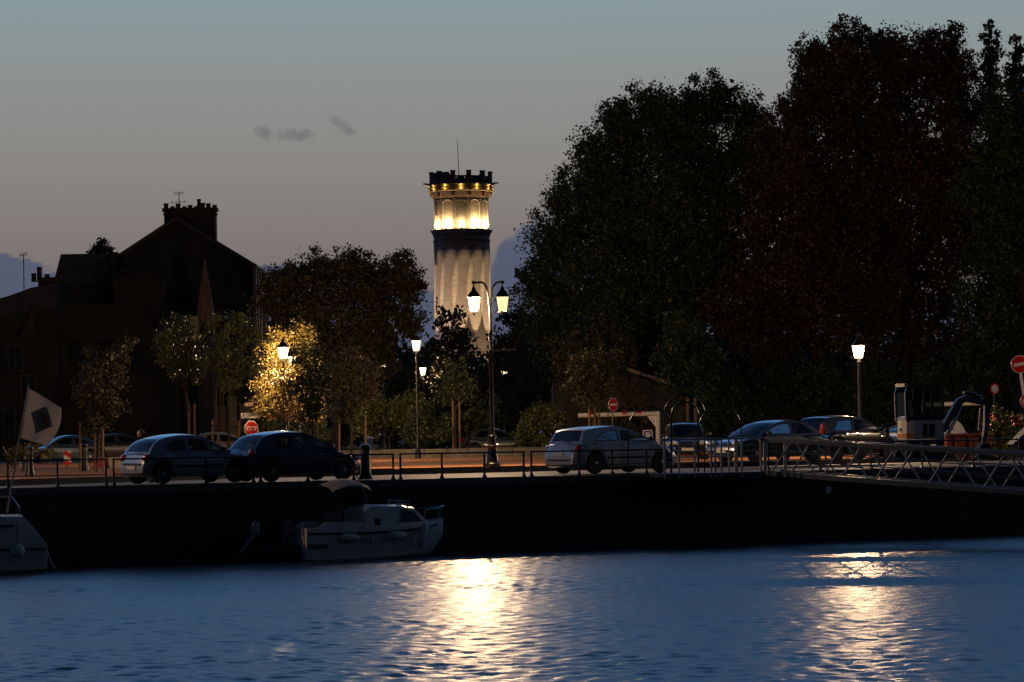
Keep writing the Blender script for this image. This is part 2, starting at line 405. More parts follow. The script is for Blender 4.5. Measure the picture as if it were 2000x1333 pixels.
# ---- gangway platform and truss gangway
D0 = -.95
def PQ(px, z, d=D0): return Q(SP(px, d), d, z)
gp = thing('gangway_landing', 'galvanised steel landing with barred railing at the head of the gangway', 'landing', PQ(1395, ZQ))
o0 = gp.location.copy()
def rel(p): return Vector(p)-o0
zt, zb = 3.185, 2.08
dk = MB(); c0, c1_ = PQ(1293, 0), PQ(1490, 0); e0, e1 = c0+N*1.0, c1_+N*1.0
dk.add([rel((p.x, p.y, z)) for z in (zb-.02, zb+.10) for p in (c0, c1_, e1, e0)], [(3, 2, 1, 0), (4, 5, 6, 7), (0, 1, 5, 4), (1, 2, 6, 5), (2, 3, 7, 6), (3, 0, 4, 7)])
dk.build('deck', M_GALV, gp)
for p in (1297, 1326, 1356, 1388, 1396, 1408, 1448, 1485):
    MB().tube([rel(PQ(p, zb-.06)), rel(PQ(p, zt))], .03, 10).build('post', M_GALVL, gp, 40)
for p in (1423, 1437):
    MB().bar(rel(PQ(p, zb+.1, D0+.9)), rel(PQ(p, zt, D0+.9)), .055 if p == 1423 else .11).build('post', M_GALVL, gp)
MB().tube([rel(PQ(1291, zt+.02)), rel(PQ(1490, zt+.02))], .03).build('top_rail', M_GALVL, gp, 40)
for k in range(1, 6):
    MB().tube([rel(PQ(1294, zt-.02-k*.165)), rel(PQ(1396, zt-.02-k*.165))], .014, 6).build('rail', M_GALVL, gp, 40)
    MB().tube([rel(PQ(1398, zt-.02-k*.165)), rel(PQ(1486, zt-.02-k*.165))], .012, 6).build('rail', M_GALVL, gp, 40)
for pa, pb in ((1404, 1388), (1462, 1446)):
    MB().bar(rel(PQ(pa, zb-.05)), rel(PQ(pb, zb-.85, .05)), .14, .10).build('strut', M_GALV, gp)

Ya = PQ(1490, 0).y; Yb = Ya-5.5
T0, T1 = W(1492, 859, Ya), W(2000, 889, Yb); B0, B1 = W(1492, 924, Ya), W(2000, 963, Yb)
gw = thing('gangway', 'galvanised lattice truss gangway sloping down from the quay to the right', 'gangway', (B0.x, B0.y, B0.z))
gd = (B1-B0); gd.z = 0; gd.normalize(); gperp = Vector((-gd.y, gd.x, 0))*1.15
gperp = gperp if gperp.y > 0 else -gperp
def GT(px): t = (px-1492)/508; return T0+(T1-T0)*t-B0
def GB(px): t = (px-1492)/508; return B0+(B1-B0)*t-B0
for side, off in (('near', Vector((0, 0, 0))), ('far', gperp)):
    MB().bar(GT(1485)+off, GT(2160)+off, .10, .13).build('top_chord', M_GALV, gw)
    MB().bar(GB(1485)+off, GB(2160)+off, .09, .15).build('bottom_chord', M_GALV, gw)
    for fz in (.36, .66):
        MB().tube([GB(1490)+(GT(1490)-GB(1490))*fz+off, GB(2155)+(GT(2155)-GB(2155))*fz+off], .018, 6).build('hand_rail', M_GALV, gw, 40)
    for k in range(6):
        MB().tube([GB(1507+104*k)+off, GT(1549+104*k)+off], .032, 8).build('diagonal', M_GALVL, gw, 40)
        if k < 6: MB().tube([GT(1556+104*k)+off, GB(1602+104*k)+off], .027, 8).build('diagonal', M_GALVL, gw, 40)
    MB().bar(GB(1494)+off, GT(1494)+off, .10, .10).build('end_post', M_GALVL, gw)
q0, q1 = GB(1485), GB(2160); ng = 56
for k in range(ng):
    c_ = q0.lerp(q1, (k+.5)/ng); MB().bar(c_+Vector((0, 0, .03)), c_+gperp+Vector((0, 0, .03)), .09, .035).build('deck_slat', M_GALV, gw)
p = W(1618, 957, Q(SP(1618), 0).y-.02); 
tag(MB().box((0, -.02, 0), (.19, .015, .21), QA).box((0, -.004, 0), (.05, .03, .05), QA).build('wall_plate', M_WHITE, loc=p), 'small pale plate fixed to the quay wall below the gangway', 'plate')

# ---- black hoop gate at the gangway entrance
hg = thing('hoop_gate', 'black tubular gate of rounded arches behind the gangway landing', 'gate', PQ(1340, ZQ, .9))
o0 = hg.location.copy()
def hoop(pl, pr, ytop, dd, yl=None, yr=None, r=.032):
    c = (pl+pr)/2; Y0 = PQ(c, 0, dd).y
    def P(px, py): w = W(px, py, PQ(px, 0, dd).y); return rel(w)
    hw = (pr-pl)/2; ys = ytop+hw*1.0
    pts = [P(pl, 935)]if yl is None else [P(pl, yl)]
    for k in range(0, 17):
        a = math.pi*k/16; pts.append(P(c-hw*math.cos(a), ys-hw*math.sin(a)))
    pts.append(P(pr, 935 if yr is None else yr))
    MB().tube(pts, r, 8).build('hoop', M_IRON, hg, 40)
hoop(1298, 1376, 770, .9, r=.022); hoop(1311, 1364, 786, .8, r=.03)
hoop(1227, 1313, 796, .85, None, 860, .022); hoop(1365, 1448, 795, .85, 860, None, .020)
for k in range(8):
    px = 1262+k*5.2
    yy = 796+43-math.sqrt(max(0, 43*43-(px-1270)**2))+1
    MB().tube([rel(W(px, yy, PQ(px, 0, .85).y)), rel(W(px, 930, PQ(px, 0, .85).y))], .004, 4).build('mesh_wire', M_IRON, hg)
for k in range(9):
    MB().tube([rel(W(1268, 812+k*12, PQ(1268, 0, .85).y)), rel(W(1300, 812+k*12-.5, PQ(1300, 0, .85).y))], .004, 4).build('mesh_wire', M_IRON, hg)

# ================================================================== TOWER
TY = 330.0
tp = W(907.5, 850, TY); TX = tp.x
def tz(y): return ZC+(851.4-y)/F*TY
tw = thing('water_tower', 'tall round floodlit stone tower with battlemented crown rising behind the trees', 'tower', (TX, TY, ZS))
def lz(y): return tz(y)-ZS
M_TST = mat('tower_render', (.50, .42, .33), .9, 0, .22, 1.6, .5, stretch=(1, 1, 4))
M_TDK = mat('tower_brown_brick', (.115, .072, .054), .9, 0, .25, 2.0, .4)
M_TCR = mat('tower_crown_stone', (.30, .22, .12), .9, 0, .3, 2.5, .4)
r0 = 3.03
MB().lathe([(3.22, 0), (3.10, lz(700)), (r0, lz(492))], n=48).build('shaft', M_TST, tw, 40)
MB().lathe([(r0+.002, lz(492)), (3.0, lz(463))], n=48).build('upper_shaft', mat('tower_painted_shade', (.26, .18, .15), .9, 0, .2, 2.0, .4, stretch=(1, 1, 4)), tw, 40)  # darker colour holds the shade above the floodlight beams
MB().lathe([(3.02, lz(463)), (3.10, lz(461)), (3.10, lz(458)), (3.26, lz(455)), (3.28, lz(451)), (2.9, lz(450.5))], n=48).build('cornice', M_TDK, tw, 30)
MB().lathe([(3.06, lz(474)), (3.08, lz(473)), (3.08, lz(471)), (3.0, lz(470))], n=48).build('string_course', M_TDK, tw, 30)
MB().lathe([(2.93, lz(450.5)), (2.86, lz(391))], n=48).build('drum', M_TST, tw, 40)
MB().lathe([(2.99, lz(450)), (2.99, lz(447)), (2.93, lz(446))], n=48).build('plinth_moulding', M_TST, tw, 30)
MB().lathe([(2.97, lz(441)), (2.98, lz(440)), (2.92, lz(438.5))], n=48).build('sill_moulding', M_TST, tw, 30)
MB().lathe([(2.9, lz(391)), (3.0, lz(389)), (3.08, lz(386)), (3.36, lz(378)), (3.40, lz(376))], n=48).build('corbel_ring', M_TDK, tw, 30)
MB().lathe([(3.40, lz(377)), (3.56, lz(376)), (3.57, lz(374.8)), (3.36, lz(374)), (3.36, lz(370.8)), (3.60, lz(370)), (3.61, lz(368.6)), (3.38, lz(368)), (3.38, lz(364.4)), (3.54, lz(363.6)), (3.54, lz(362.4)), (3.44, lz(361.5))], n=48).build('crown_moulding', M_TCR, tw, 30)
MB().lathe([(3.42, lz(361.5)), (3.42, lz(360.9)), (0.1, lz(360.9))], n=48).build('terrace', M_TDK, tw, 30)
pil = MB().box((0, 0, 0), (.34, .16, lz(392)-lz(449))).mesh('pilaster'); pil.materials.append(M_TST)
crb = MB().box((0, 0, 0), (.34, .28, .42), taper=1.25).mesh('corbel'); crb.materials.append(mat('corbel_pale_stone', (.34, .20, .12), .9, 0, .2, 3))
mer = MB().box((0, 0, .62), (.46, .34, 1.24)).box((0, 0, 1.27), (.54, .42, .10)).mesh('merlon'); mer.materials.append(M_TDK)
bal = MB().lathe([(.07, 0), (.07, .08), (.045, .12), (.10, .3), (.055, .52), (.07, .56), (.07, .64)], n=8).mesh('baluster', 40); bal.materials.append(M_TDK)
ledges, crowns = [], []
for k in range(12):
    a = -math.pi/2+R(30*k)+R(1)             # bay centres; bay 0 faces the camera
    ap = a+R(15)
    ca, sa = math.cos(ap), math.sin(ap)
    link('pilaster', pil, tw, (2.90*ca, 2.90*sa, (lz(392)+lz(449))/2), ap+math.pi/2)
    link('corbel', crb, tw, (3.18*ca, 3.18*sa, lz(383)), ap+math.pi/2)
    link('merlon', mer, tw, (3.26*ca, 3.26*sa, lz(361.4)), ap+math.pi/2)
    # blind arch head over each bay
    rr = 2.91
    pts = [(rr*math.cos(a+t), rr*math.sin(a+t), z) for t, z in [(R(11.5)*math.cos(q), lz(401)+.42*math.sin(q)) for q in [math.pi*j/10 for j in range(11)]]]
    MB().tube(pts, .06, 6).build('blind_arch', M_TST, tw, 40)
    solid = k in (11, 10, 5, 6)
    if solid:
        MB().box((0, 0, .45), (1.45, .22, .9)).box((0, 0, 1.0), (.95, .24, .34), taper=.8).build('parapet_panel', M_TDK, tw, loc=(3.26*math.cos(a), 3.26*math.sin(a), lz(361.4)), rz=a+math.pi/2)
    else:
        for j in range(-2, 3):
            t = a+R(4.4*j); link('baluster', bal, tw, (3.27*math.cos(t), 3.27*math.sin(t), lz(361.4)), 0)
        MB().box((0, 0, 0), (1.36, .26, .14)).build('parapet_rail', M_TDK, tw, loc=(3.23*math.cos(a), 3.23*math.sin(a), lz(361.4)+.71), rz=a+math.pi/2)
    ledges.append(a); crowns.append(a)
# slit windows, gargoyle spouts, mast
for yy, hh, ang in ((412, 1.05, -64), (505, 1.5, -63), (600, 1.3, -63)):
    a = -math.pi/2+R(ang) if ang > 0 else -math.pi/2-R(-ang)
    rr = (2.90 if yy < 450 else 3.05)
    fw = MB().box((0, 0, 0), (.44, .16, hh+.2)).build('window_surround', M_TST, tw, loc=(rr*math.cos(a), rr*math.sin(a), lz(yy)), rz=a+math.pi/2)
    MB().box((0, -.06, 0), (.26, .08, hh)).build('slit_window', M_BLACK, fw)
for sgn in (-1, 1):
    MB().tube([(sgn*3.3, -.3, lz(361)), (sgn*3.95, -.35, lz(359.2)), (sgn*4.05, -.35, lz(360.4))], [.12, .09, .07], 6).build('gargoyle_spout', M_TDK, tw, 40)
MB().tube([(-.15, 0, lz(361)), (-.2, 0, lz(338)), (-.32, 0, lz(271))], [.06, .045, .022], 6).build('mast', M_IRON, tw, 40)
def lamp(kind_, name, loc, energy, col, parent=None, size=.1, aim=None, spot=None, blend=.3):
    d = bpy.data.lights.new(name, kind_); d.energy = energy; d.color = col
    d.shadow_soft_size = size
    if kind_ == 'SPOT': d.spot_size = spot; d.spot_blend = blend
    o = bpy.data.objects.new(name, d); COL.objects.link(o); o.location = loc
    if parent: o.parent = parent
    if aim is not None: o.rotation_euler = (Vector(aim)-Vector(loc)).to_track_quat('-Z', 'Y').to_euler()
    return o
fx = MB().box((0, 0, 0), (.22, .14, .16)).box((0, 0, -.12), (.05, .05, .12)).mesh('floodlight'); fx.materials.append(M_IRON)
LEDGE_P = {0: 1.0, 1: 3.2, 2: 2.6, 3: 2, 11: 2.6, 10: 1.6, 9: 1.6}
for k, a in enumerate(ledges):
    ca, sa = math.cos(a), math.sin(a)
    p = Vector((3.22*ca, 3.22*sa, lz(450)+.05)); link('floodlight', fx, tw, p-Vector((-.06*ca, -.06*sa, .04)), a+math.pi/2)
    lamp('POINT', 'floodlight_lamp', p+Vector((.02*ca, .02*sa, .42)), LEDGE_P.get(k, 2)*135, WARM, tw, .06)
    for yy, en in ((372.4, 6.0), (366.2, 6.5)):
        lamp('POINT', 'crown_lamp', (3.50*ca, 3.50*sa, lz(yy)), en, (1, .66, .20), tw, .03)
for k in range(12):
    a = -math.pi/2+R(30*k-7); ca, sa = math.cos(a), math.sin(a)
    p = Vector((7.0*ca, 7.0*sa, .5)); a2 = a+R(6)
    link('floodlight', fx, tw, p-Vector((0, 0, .2)), a)
    lamp('SPOT', 'ground_floodlight_lamp', p, 24000, (1, .71, .43), tw, .05, (3.05*math.cos(a2), 3.05*math.sin(a2), 15.45), R(7.8), .28)
for k in range(6):  # extra ring of spots and housings, added to fill in the lower shaft
    a = -math.pi/2+R(60*k+10); ca, sa = math.cos(a), math.sin(a)
    p = Vector((9.5*ca, 9.5*sa, .5)); link('floodlight', fx, tw, p-Vector((0, 0, .2)), a)
    lamp('SPOT', 'added_fill_lamp', p, 2600, (1, .68, .42), tw, .1, (3.0*ca, 3.0*sa, 8.5), R(44), 1.0)
lamp('SPOT', 'violet_lamp', (-5.2, -4.6, 1.0), 2500, (.42, .38, 1.0), tw, .1, (-2.4, -2.2, 7.5), R(60), .8)

# ================================================================== HOUSES (left)
def window(parent, x, z, w, h, y=-.01, shutters=False, m=None, lit=None):
    f = MB().box((x, y, z), (w+.16, .10, h+.16)).build('window', m or M_CREAM, parent)
    MB().box((x, y-.055, z), (w, .02, h)).build('pane', lit or M_GLASSD, f)
    MB().box((x, y-.07, z), (.05, .03, h)).build('glazing_bar', m or M_CREAM, f)
    if shutters:
        for sg in (-1, 1):
            sm = MB()
            for k in range(int(h/.12)): sm.box((x+sg*(w*.5+.34), y-.03, z-h/2+.06+k*.12), (.46, .05, .085))
            sm.build('shutter', M_CREAM, parent)
    return f
HY = 200.0
def hz(px, py, Y=HY): p = W(px, py, Y); return p.x, p.z-ZS
h1 = thing('gabled_house', 'tall dark gabled house with a broad chimney stack, right of the mansard house', 'house', (0, HY, ZS))
gl, ga, gr = hz(240, 498), hz(345, 429), hz(493, 518)
MB().prism([(gl[0], 0), (gr[0], 0), gr, ga, gl], 11).build('wall', M_DKWALL, h1)
rf = MB()
for e, sg in ((gl, -1), (gr, 1)):
    dx, dz = e[0]-ga[0], e[1]-ga[1]; L = math.hypot(dx, dz); ex, ez = e[0]+dx/L*.35, e[1]+dz/L*.35
    nx, nz_ = (-dz/L*.16*(-1 if sg < 0 else 1), abs(dx)/L*.16)
    rf.prism([(ga[0], ga[1]+.02), (ex, ez+.02), (ex+nx*0, ez+.2), (ga[0], ga[1]+.2)], 11.6, (0, -.3, 0))
rf.build('roof', M_SLATE, h1)
for e in (gl, gr):
    MB().bar((ga[0], -.34, ga[1]+.06), (e[0]*1.0+(e[0]-ga[0])*.04, -.34, e[1]-.01*0+(e[1]-ga[1])*.04+.06), .07, .20).build('barge_board', mat('grey_board', (.07, .065, .06), .8), h1)
cx0, cz0 = hz(322, 408, 206); cx1, cz1 = hz(423, 470, 206)
ch = MB().box(((cx0+cx1)/2, 6, (cz0+cz1)/2-1.5), (cx1-cx0, 1.1, cz0-cz1+3)).build('chimney', M_BRICK, h1)
MB().box(((cx0+cx1)/2, 6, cz0-.12), (cx1-cx0+.22, 1.3, .22)).box(((cx0+cx1)/2, 6, cz0-.42), (cx1-cx0+.12, 1.2, .12)).build('chimney_cap', M_BRICK, ch)
rr_ = random.Random(8)
for k in range(9):
    x = cx0+.1+(cx1-cx0-.2)*k/8; hh = (.34, .16, .3, .14, .2, .12, .36, .3, .2)[k]
    pot = MB().lathe([(.16, -.05), (.15, hh*.6), (.18, hh*.7), (.17, hh)], (x, 6+rr_.uniform(-.2, .2), cz0), 10).build('chimney_pot', M_BRICK, ch, 40)
MB().lathe([(.15, 0), (.12, .45), (.15, .5), (.14, .6)], (hz(389, 400, 206)[0], 5.9, cz0), 10).build('chimney_pot', M_BRICK, ch, 40)
# facade on the right-hand side wall, seen obliquely, with pale pilasters
for yy in (.6, 2.6, 4.6, 8.0, 10.4):
    MB().box((gr[0]+.10, yy, gr[1]/2-.1), (.20, .55, gr[1]-.2)).build('pilaster', M_CREAM, h1)
MB().box((gr[0]+.22, 5.5, gr[1]-1.75), (.44, 11.2, .5)).build('cornice', M_CREAM, h1)
for zz in (3, 6.2, 9.2):
    for yy in (1.6, 6.3): MB().box((gr[0]+.03, yy, zz), (.08, .9, 1.7)).build('window', M_GLASSD, h1)
# ground-floor openings of the gable wall
for px, py, w, h in ((300, 825, .9, 1.7), (398, 812, 1.0, 1.9), (455, 818, .9, 1.8), (436, 770, .8, 1.5)):
    x, z = hz(px, py); window(h1, x, z, w, h, shutters=(px in (398, 455)))
MB().tube([(hz(418, 0)[0], -.12, .1), (hz(418, 0)[0], -.12, 8)], .09).build('downpipe', mat('copper_brown_pipe', (.22, .09, .05), .5), h1, 40)
MB().box((hz(442, 0)[0], -.06, 1.6), (.6, .12, 4.6)).build('door_surround', M_CREAM, h1)
def yagi(name, label, px, ytop, ybot, Y, els, boom, tilt=0.0):
    o = W(px, ybot, Y); t = thing(name, label, 'antenna', o)
    H = (ybot-ytop)/F*Y
    MB().tube([(0, 0, 0), (0, 0, H)], .03, 6).build('mast', M_IRON, t)
    for (dz, w) in boom:
        b = MB().tube([(-w*.55, 0, H+dz), (w*.45, 0, H+dz+tilt*w)], .018, 5).build('boom', M_IRON, t)
        for k in range(els):
            x = -w*.55+w*(k+.5)/els; MB().tube([(x, 0, H+dz-.16+tilt*(x+w*.55)), (x, .05, H+dz+.16+tilt*(x+w*.55))], .012, 5).build('element', M_IRON, t)
    return t
ya = yagi('roof_antenna', 'thin twin-boom aerial on the broad chimney of the gabled house', 350, 378, 408, 206, 4, ((0, .7), (-.62, 1.1)), .05)
h2 = thing('mansard_house', 'dark house with a steep flat-topped mansard roof left of the gable', 'house', (0, HY+2, ZS))
a1, a2, a3, a4 = hz(108, 552, 202), hz(119, 497, 202), hz(243, 495, 202), hz(243, 552, 202)
MB().prism([(a1[0], 0), (a4[0]-.02, 0), (a4[0]-.02, a4[1]), (a1[0], a1[1])], 8).build('wall', M_DKWALL, h2)
MB().prism([(a1[0]-.1, a1[1]+.01), (a4[0]-.02, a4[1]+.01), (a3[0]-.02, a3[1]), (a2[0], a2[1])], 8.1, (0, -.05, 0)).build('roof', M_SLATE, h2)
MB().box((hz(217, 0, 202)[0], -.4, hz(0, 530, 202)[1]), (.5, .5, 2.2)).build('chimney', M_BRICK, h2)
x, z = hz(290, 545, 198)
h4 = thing('low_house', 'lower dark building with an arched dormer in front of the gabled house', 'house', (0, HY-4, ZS))
p0, p1 = hz(112, 560, 196), hz(388, 560, 196)
MB().prism([(p0[0], 0), (p1[0], 0), (p1[0], hz(388, 600, 196)[1]), (p0[0], hz(112, 592, 196)[1])], 3.6).build('wall', M_DKWALL, h4)
q = [hz(222, 590, 196), hz(318, 590, 196)]; cxm = (q[0][0]+q[1][0])/2; rw = (q[1][0]-q[0][0])/2
arc = [(q[1][0], q[1][1]-.5), ]+[(cxm+rw*math.cos(math.pi*j/12), hz(0+270, 553, 196)[1]+.75*math.sin(math.pi*j/12)) for j in range(13)]+[(q[0][0], q[0][1]-.5)]
MB().prism(arc, 2.5, (0, .2, 0)).build('dormer', M_DKWALL, h4)
arc2 = [(cxm+(rw+.15)*math.cos(math.pi*j/12), hz(270, 553, 196)[1]+.9*math.sin(math.pi*j/12)) for j in range(13)]
MB().tube([(x_, .12, z_) for x_, z_ in arc2], .09, 6).build('dormer_cornice', M_DKWALL, h4, 40)
for px in (150, 205, 262, 330): xx, zz = hz(px, 690, 196); window(h4, xx, zz, .9, 1.6, m=M_DKWALL)
h3 = thing('chimney_house', 'low dark house with paired chimney pots at the far left edge', 'house', (0, HY-6, ZS))
b0, b1, b2, b3, b4 = hz(-120, 640, 194), hz(-60, 600, 194), hz(20, 578, 194), hz(60, 563, 194), hz(112, 553, 194)
MB().prism([(b0[0], 0), (b4[0]-.03, 0), (b4[0]-.03, hz(0, 600, 194)[1]), (b0[0], hz(0, 640, 194)[1])], 6).build('wall', M_DKWALL, h3)
MB().prism([(b0[0], b0[1]-.4), (b4[0]-.03, hz(0, 600, 194)[1]), b4, b3, b2, b1, b0][0:7], 6.2, (0, -.1, .01)).build('roof', M_SLATE, h3)
c = MB().box((hz(80, 0, 194)[0], 2, hz(0, 556, 194)[1]), (1.4, .8, 1.0)).build('chimney', M_BRICK, h3)
for px, hh in ((58, .55), (69, .95), (84, .5)):
    MB().lathe([(.17, 0), (.15, hh*.8), (.18, hh*.85), (.16, hh)], (hz(px, 0, 196)[0], 2, hz(0, 549, 194)[1]), 10).build('chimney_pot', M_BRICK, c, 40)
for px, py, w, h in ((18, 830, .6, 1.8), (56, 760, .8, 1.6), (75, 835, .9, 1.7), (30, 700, .8, 1.5)):
    x, z = hz(px, py, 194); window(h3, x, z, w, h, m=mat('dark_window_frame', (.085, .07, .055), .8, 0, .3, 3))  # frames darker than the cream stone
MB().prism([hz(37, 660, 193.5), hz(68, 655, 193.5), hz(64, 595, 193.5)], .4, (0, -.4, 0)).build('gable_verge', M_BRICK, h3)
yagi('roof_antenna', 'tall bent aerial on a pole above the low house at far left', 47, 497, 566, 199, 6, ((-.1, .55),), .25)
yagi('roof_antenna', 'small aerial between the gabled house and the round tree', 524, 520, 580, 215, 3, ((-.1, .35),), .1)
# slim spire turret
sp = thing('spire_turret', 'slim brown pointed spire turret standing before the gabled house', 'turret', (*W(405, 850, 188).xy, ZS))
so = sp.location
top = W(404, 506, 188).z-ZS; bs = W(404, 628, 188).z-ZS
MB().lathe([(.62, bs), (.60, bs+.2), (.03, top)], n=8, a0=.39).build('spire', mat('spire_tile', (.16, .085, .05), .8, 0, .3, 6, .4), sp)
MB().lathe([(.50, 0), (.50, bs)], n=8, a0=.39).build('shaft', M_DKWALL, sp)
MB().box((-.62, -.2, bs-.45), (.5, .7, 1.5)).build('stone_block', M_CREAM, sp)
# shed with sloping pale roof edge behind the car park
sh = thing('car_park_shed', 'low dark shed with a pale sloping roof edge behind the height barrier', 'shed', (0, 176, ZS))
A_, B_ = hz(1208, 716, 176), hz(1348, 762, 176); C_ = hz(1080, 745, 176)
MB().prism([(C_[0], 0), (B_[0]-.2, 0), (B_[0]-.2, B_[1]-.1), (A_[0], A_[1]-.1), (C_[0], C_[1]-.1)], 7).build('wall', mat('shed_board', (.05, .045, .035), .9, 0, .3, 2), sh)
MB().bar((A_[0], -.1, A_[1]), (B_[0]+.3, -.1, B_[1]-.1), .1, .18).build('roof_edge', mat('pale_fascia', (.42, .34, .28), .8), sh)
MB().bar((A_[0], -.1, A_[1]), (C_[0], -.1, C_[1]), .1, .18).build('roof_edge', M_DKWALL, sh)
for px in (1343, 1358):
    t = W(px, 777, 165); 
    tag(MB().tube([(0, 0, 0), (0, 0, t.z-ZS)], .085, 8).build('wooden_post', M_WOOD, None, 40, (t.x, 165, ZS)), 'tall pale wooden post, %s of the pair behind the arched gate' % ('left' if px == 1343 else 'right'), 'post', 'wooden posts behind the gate')

# ================================================================== TREES
def leaves(name, lobes, leaf, dens, m, parent, seed, clump=.45, o=(0, 0, 0), droop=0.0):
    g = np.random.default_rng(seed); P = []
    for (x, y, z, r) in lobes:
        n = int(45*dens*r*r/(leaf*leaf)); nc = max(4, int(n/16))
        d = g.normal(size=(nc, 3)); d /= np.linalg.norm(d, axis=1)[:, None]
        rad = r*(.22+.80*g.random(nc)**.6); rad *= 1+.13*g.normal(size=nc).clip(-1, 2)
        c = d*rad[:, None]*np.array([1, .9, .95])+np.array([x, y, z])
        k = g.integers(0, nc, n)
        P.append(c[k]+g.normal(size=(n, 3))*clump*r**.35*.45)
    P = np.concatenate(P)-np.array(o)
    n = len(P)
    a = g.normal(size=(n, 3)); a[:, 2] -= droop; a /= np.linalg.norm(a, axis=1)[:, None]
    b = np.cross(a, g.normal(size=(n, 3))); b /= np.linalg.norm(b, axis=1)[:, None]
    s = leaf*(.6+.8*g.random(n))[:, None]
    cN = np.cross(a, b)*s*.12
    V = np.stack([P-a*s*.5, P+b*s*.30+cN, P+a*s*.5, P-b*s*.30+cN], 1).reshape(-1, 3).astype(np.float32)
    me = bpy.data.meshes.new(name)
    me.vertices.add(4*n); me.vertices.foreach_set('co', V.ravel())
    me.loops.add(4*n); me.loops.foreach_set('vertex_index', np.arange(4*n, dtype=np.int32))
    me.polygons.add(n); me.polygons.foreach_set('loop_start', np.arange(0, 4*n, 4, dtype=np.int32)); me.update(calc_edges=True)
    me.materials.append(m)
    return kind(link(name, me, parent), 'stuff')
LG = leafmat('leaf_dark_green', (.028, .042, .014), (.055, .075, .022))
LGB = leafmat('leaf_fresh_green', (.06, .085, .018), (.12, .14, .03))
LO = leafmat('leaf_autumn_orange', (.028, .024, .010), (.095, .048, .015))
LY = leafmat('leaf_painted_lamplight', (.12, .10, .018), (.22, .16, .03))  # golden lamplight put into the leaf colour
LBR = leafmat('leaf_olive_brown', (.034, .036, .013), (.075, .058, .018))
def tree(name, label, base_px, Y, lobes, leaf, m, seed, dens=.85, trunk_r=None, group=None, depth=1.0, cat='tree', z0=ZS, stems=1, clump=.45, droop=0.0, twigs=3, bumps=0, core=False):
    g = random.Random(seed); b = W(base_px, 850, Y)
    t = thing(name, label, cat, (b.x, Y, z0), 0, group)
    L = []
    for q in lobes:
        dy = q[3] if len(q) > 3 else g.uniform(-.6, .6)*depth*q[2]/F*Y
        w = W(q[0], q[1], Y+dy); L.append((w.x, w.y, w.z, q[2]/F*Y))
    L2 = list(L)
    for l in L:
        for k in range(bumps):
            a = g.uniform(0, 6.28); c_ = g.uniform(-.35, 1); q_ = math.sqrt(max(0, 1-c_*c_)); r_ = l[3]*g.uniform(.16, .34); R_ = l[3]*g.uniform(.9, 1.18)
            L2.append((l[0]+R_*q_*math.cos(a), l[1]+R_*q_*math.sin(a)*.7, l[2]+R_*c_, r_))
    leaves('crown', L2, leaf, dens, m, t, seed, clump, (b.x, Y, z0), droop)
    if core: leaves('inner_crown', [(l[0], l[1]+.3*l[3], l[2], l[3]*.80) for l in L], .55, .8, m, t, seed+500, clump, (b.x, Y, z0))
    cx = sum(l[0] for l in L)/len(L); cz = sum(l[2] for l in L)/len(L)
    zmin = min(l[2]-l[3] for l in L); H = max(l[2] for l in L)-z0
    tr = trunk_r or H*.022
    mb = MB(); fork = Vector((0+(cx-b.x)*.35, 0, max(.5, (zmin-z0)*.8+.25*(cz-zmin))))
    mid = fork*.5+Vector((g.uniform(-.1, .1)*tr*6, 0, 0))
    mb.tube([(0, 0, -.1), (0, 0, .15), mid, fork], [tr*1.35, tr*1.05, tr*.9, tr*.75], 8)
    for l in L:
        e = Vector((l[0]-b.x, l[1]-Y, l[2]-z0)); m1 = fork.lerp(e, .5)+Vector((g.uniform(-.1, .1), g.uniform(-.1, .1), .06))*l[3]
        mb.tube([fork+Vector((0, 0, -tr)), m1, e], [tr*.34, tr*.2, tr*.08], 5)
        for k in range(twigs):
            a = g.uniform(0, 6.28); c_ = g.uniform(-.2, 1)
            f = e+Vector((math.cos(a)*math.sqrt(1-c_*c_*.9), math.sin(a)*.8, c_))*l[3]*g.uniform(.8, 1.06)
            mb.tube([m1.lerp(e, .6), e.lerp(f, .5)+Vector((0, 0, .05*l[3])), f], [tr*.16, tr*.09, tr*.03], 4)
    mb.build('trunk', M_BARK, t, 60)
    return t
tree('broad_tree', 'huge black-green tree crown directly right of the tower', 1290, 185, [(1082, 480, 62), (1050, 560, 46), (1125, 395, 62), (1175, 300, 62), (1215, 235, 38), (1250, 265, 75), (1300, 215, 40), (1330, 265, 85), (1385, 205, 50), (1450, 225, 48), (1480, 290, 60),
     (1440, 350, 110), (1320, 400, 135), (1200, 450, 125), (1120, 590, 95), (1250, 590, 130), (1390, 530, 140), (1070, 650, 55), (1160, 700, 85), (1290, 720, 100), (1180, 370, 70)], .195, LG, 11, .55, .45, bumps=8, core=True)
tree('broad_tree', 'tallest rusty autumn tree crown above the single right-hand lamp', 1710, 180, [(1565, 215, 55), (1585, 110, 38), (1605, 150, 55), (1660, 85, 42), (1665, 140, 65), (1730, 95, 35), (1760, 120, 70), (1840, 90, 42), (1835, 150, 62), (1875, 170, 45), (1885, 225, 55), (1700, 240, 140), (1575, 360, 120),
     (1530, 290, 55), (1820, 330, 125), (1700, 440, 160), (1540, 500, 115), (1870, 470, 105), (1620, 590, 130), (1790, 610, 125), (1500, 640, 90), (1450, 600, 80)], .195, LO, 12, .55, .5, bumps=8, core=True)
tree('broad_tree', 'dark green tree filling the right edge of the picture above the no-entry sign', 2010, 172, [(1965, 280, 70), (1960, 380, 85), (1985, 480, 100), (1960, 590, 90), (2000, 690, 90), (1925, 690, 60), (1990, 210, 60), (2060, 330, 120), (2080, 520, 120)], .195, LG, 13, .55, .4, bumps=6, core=True)
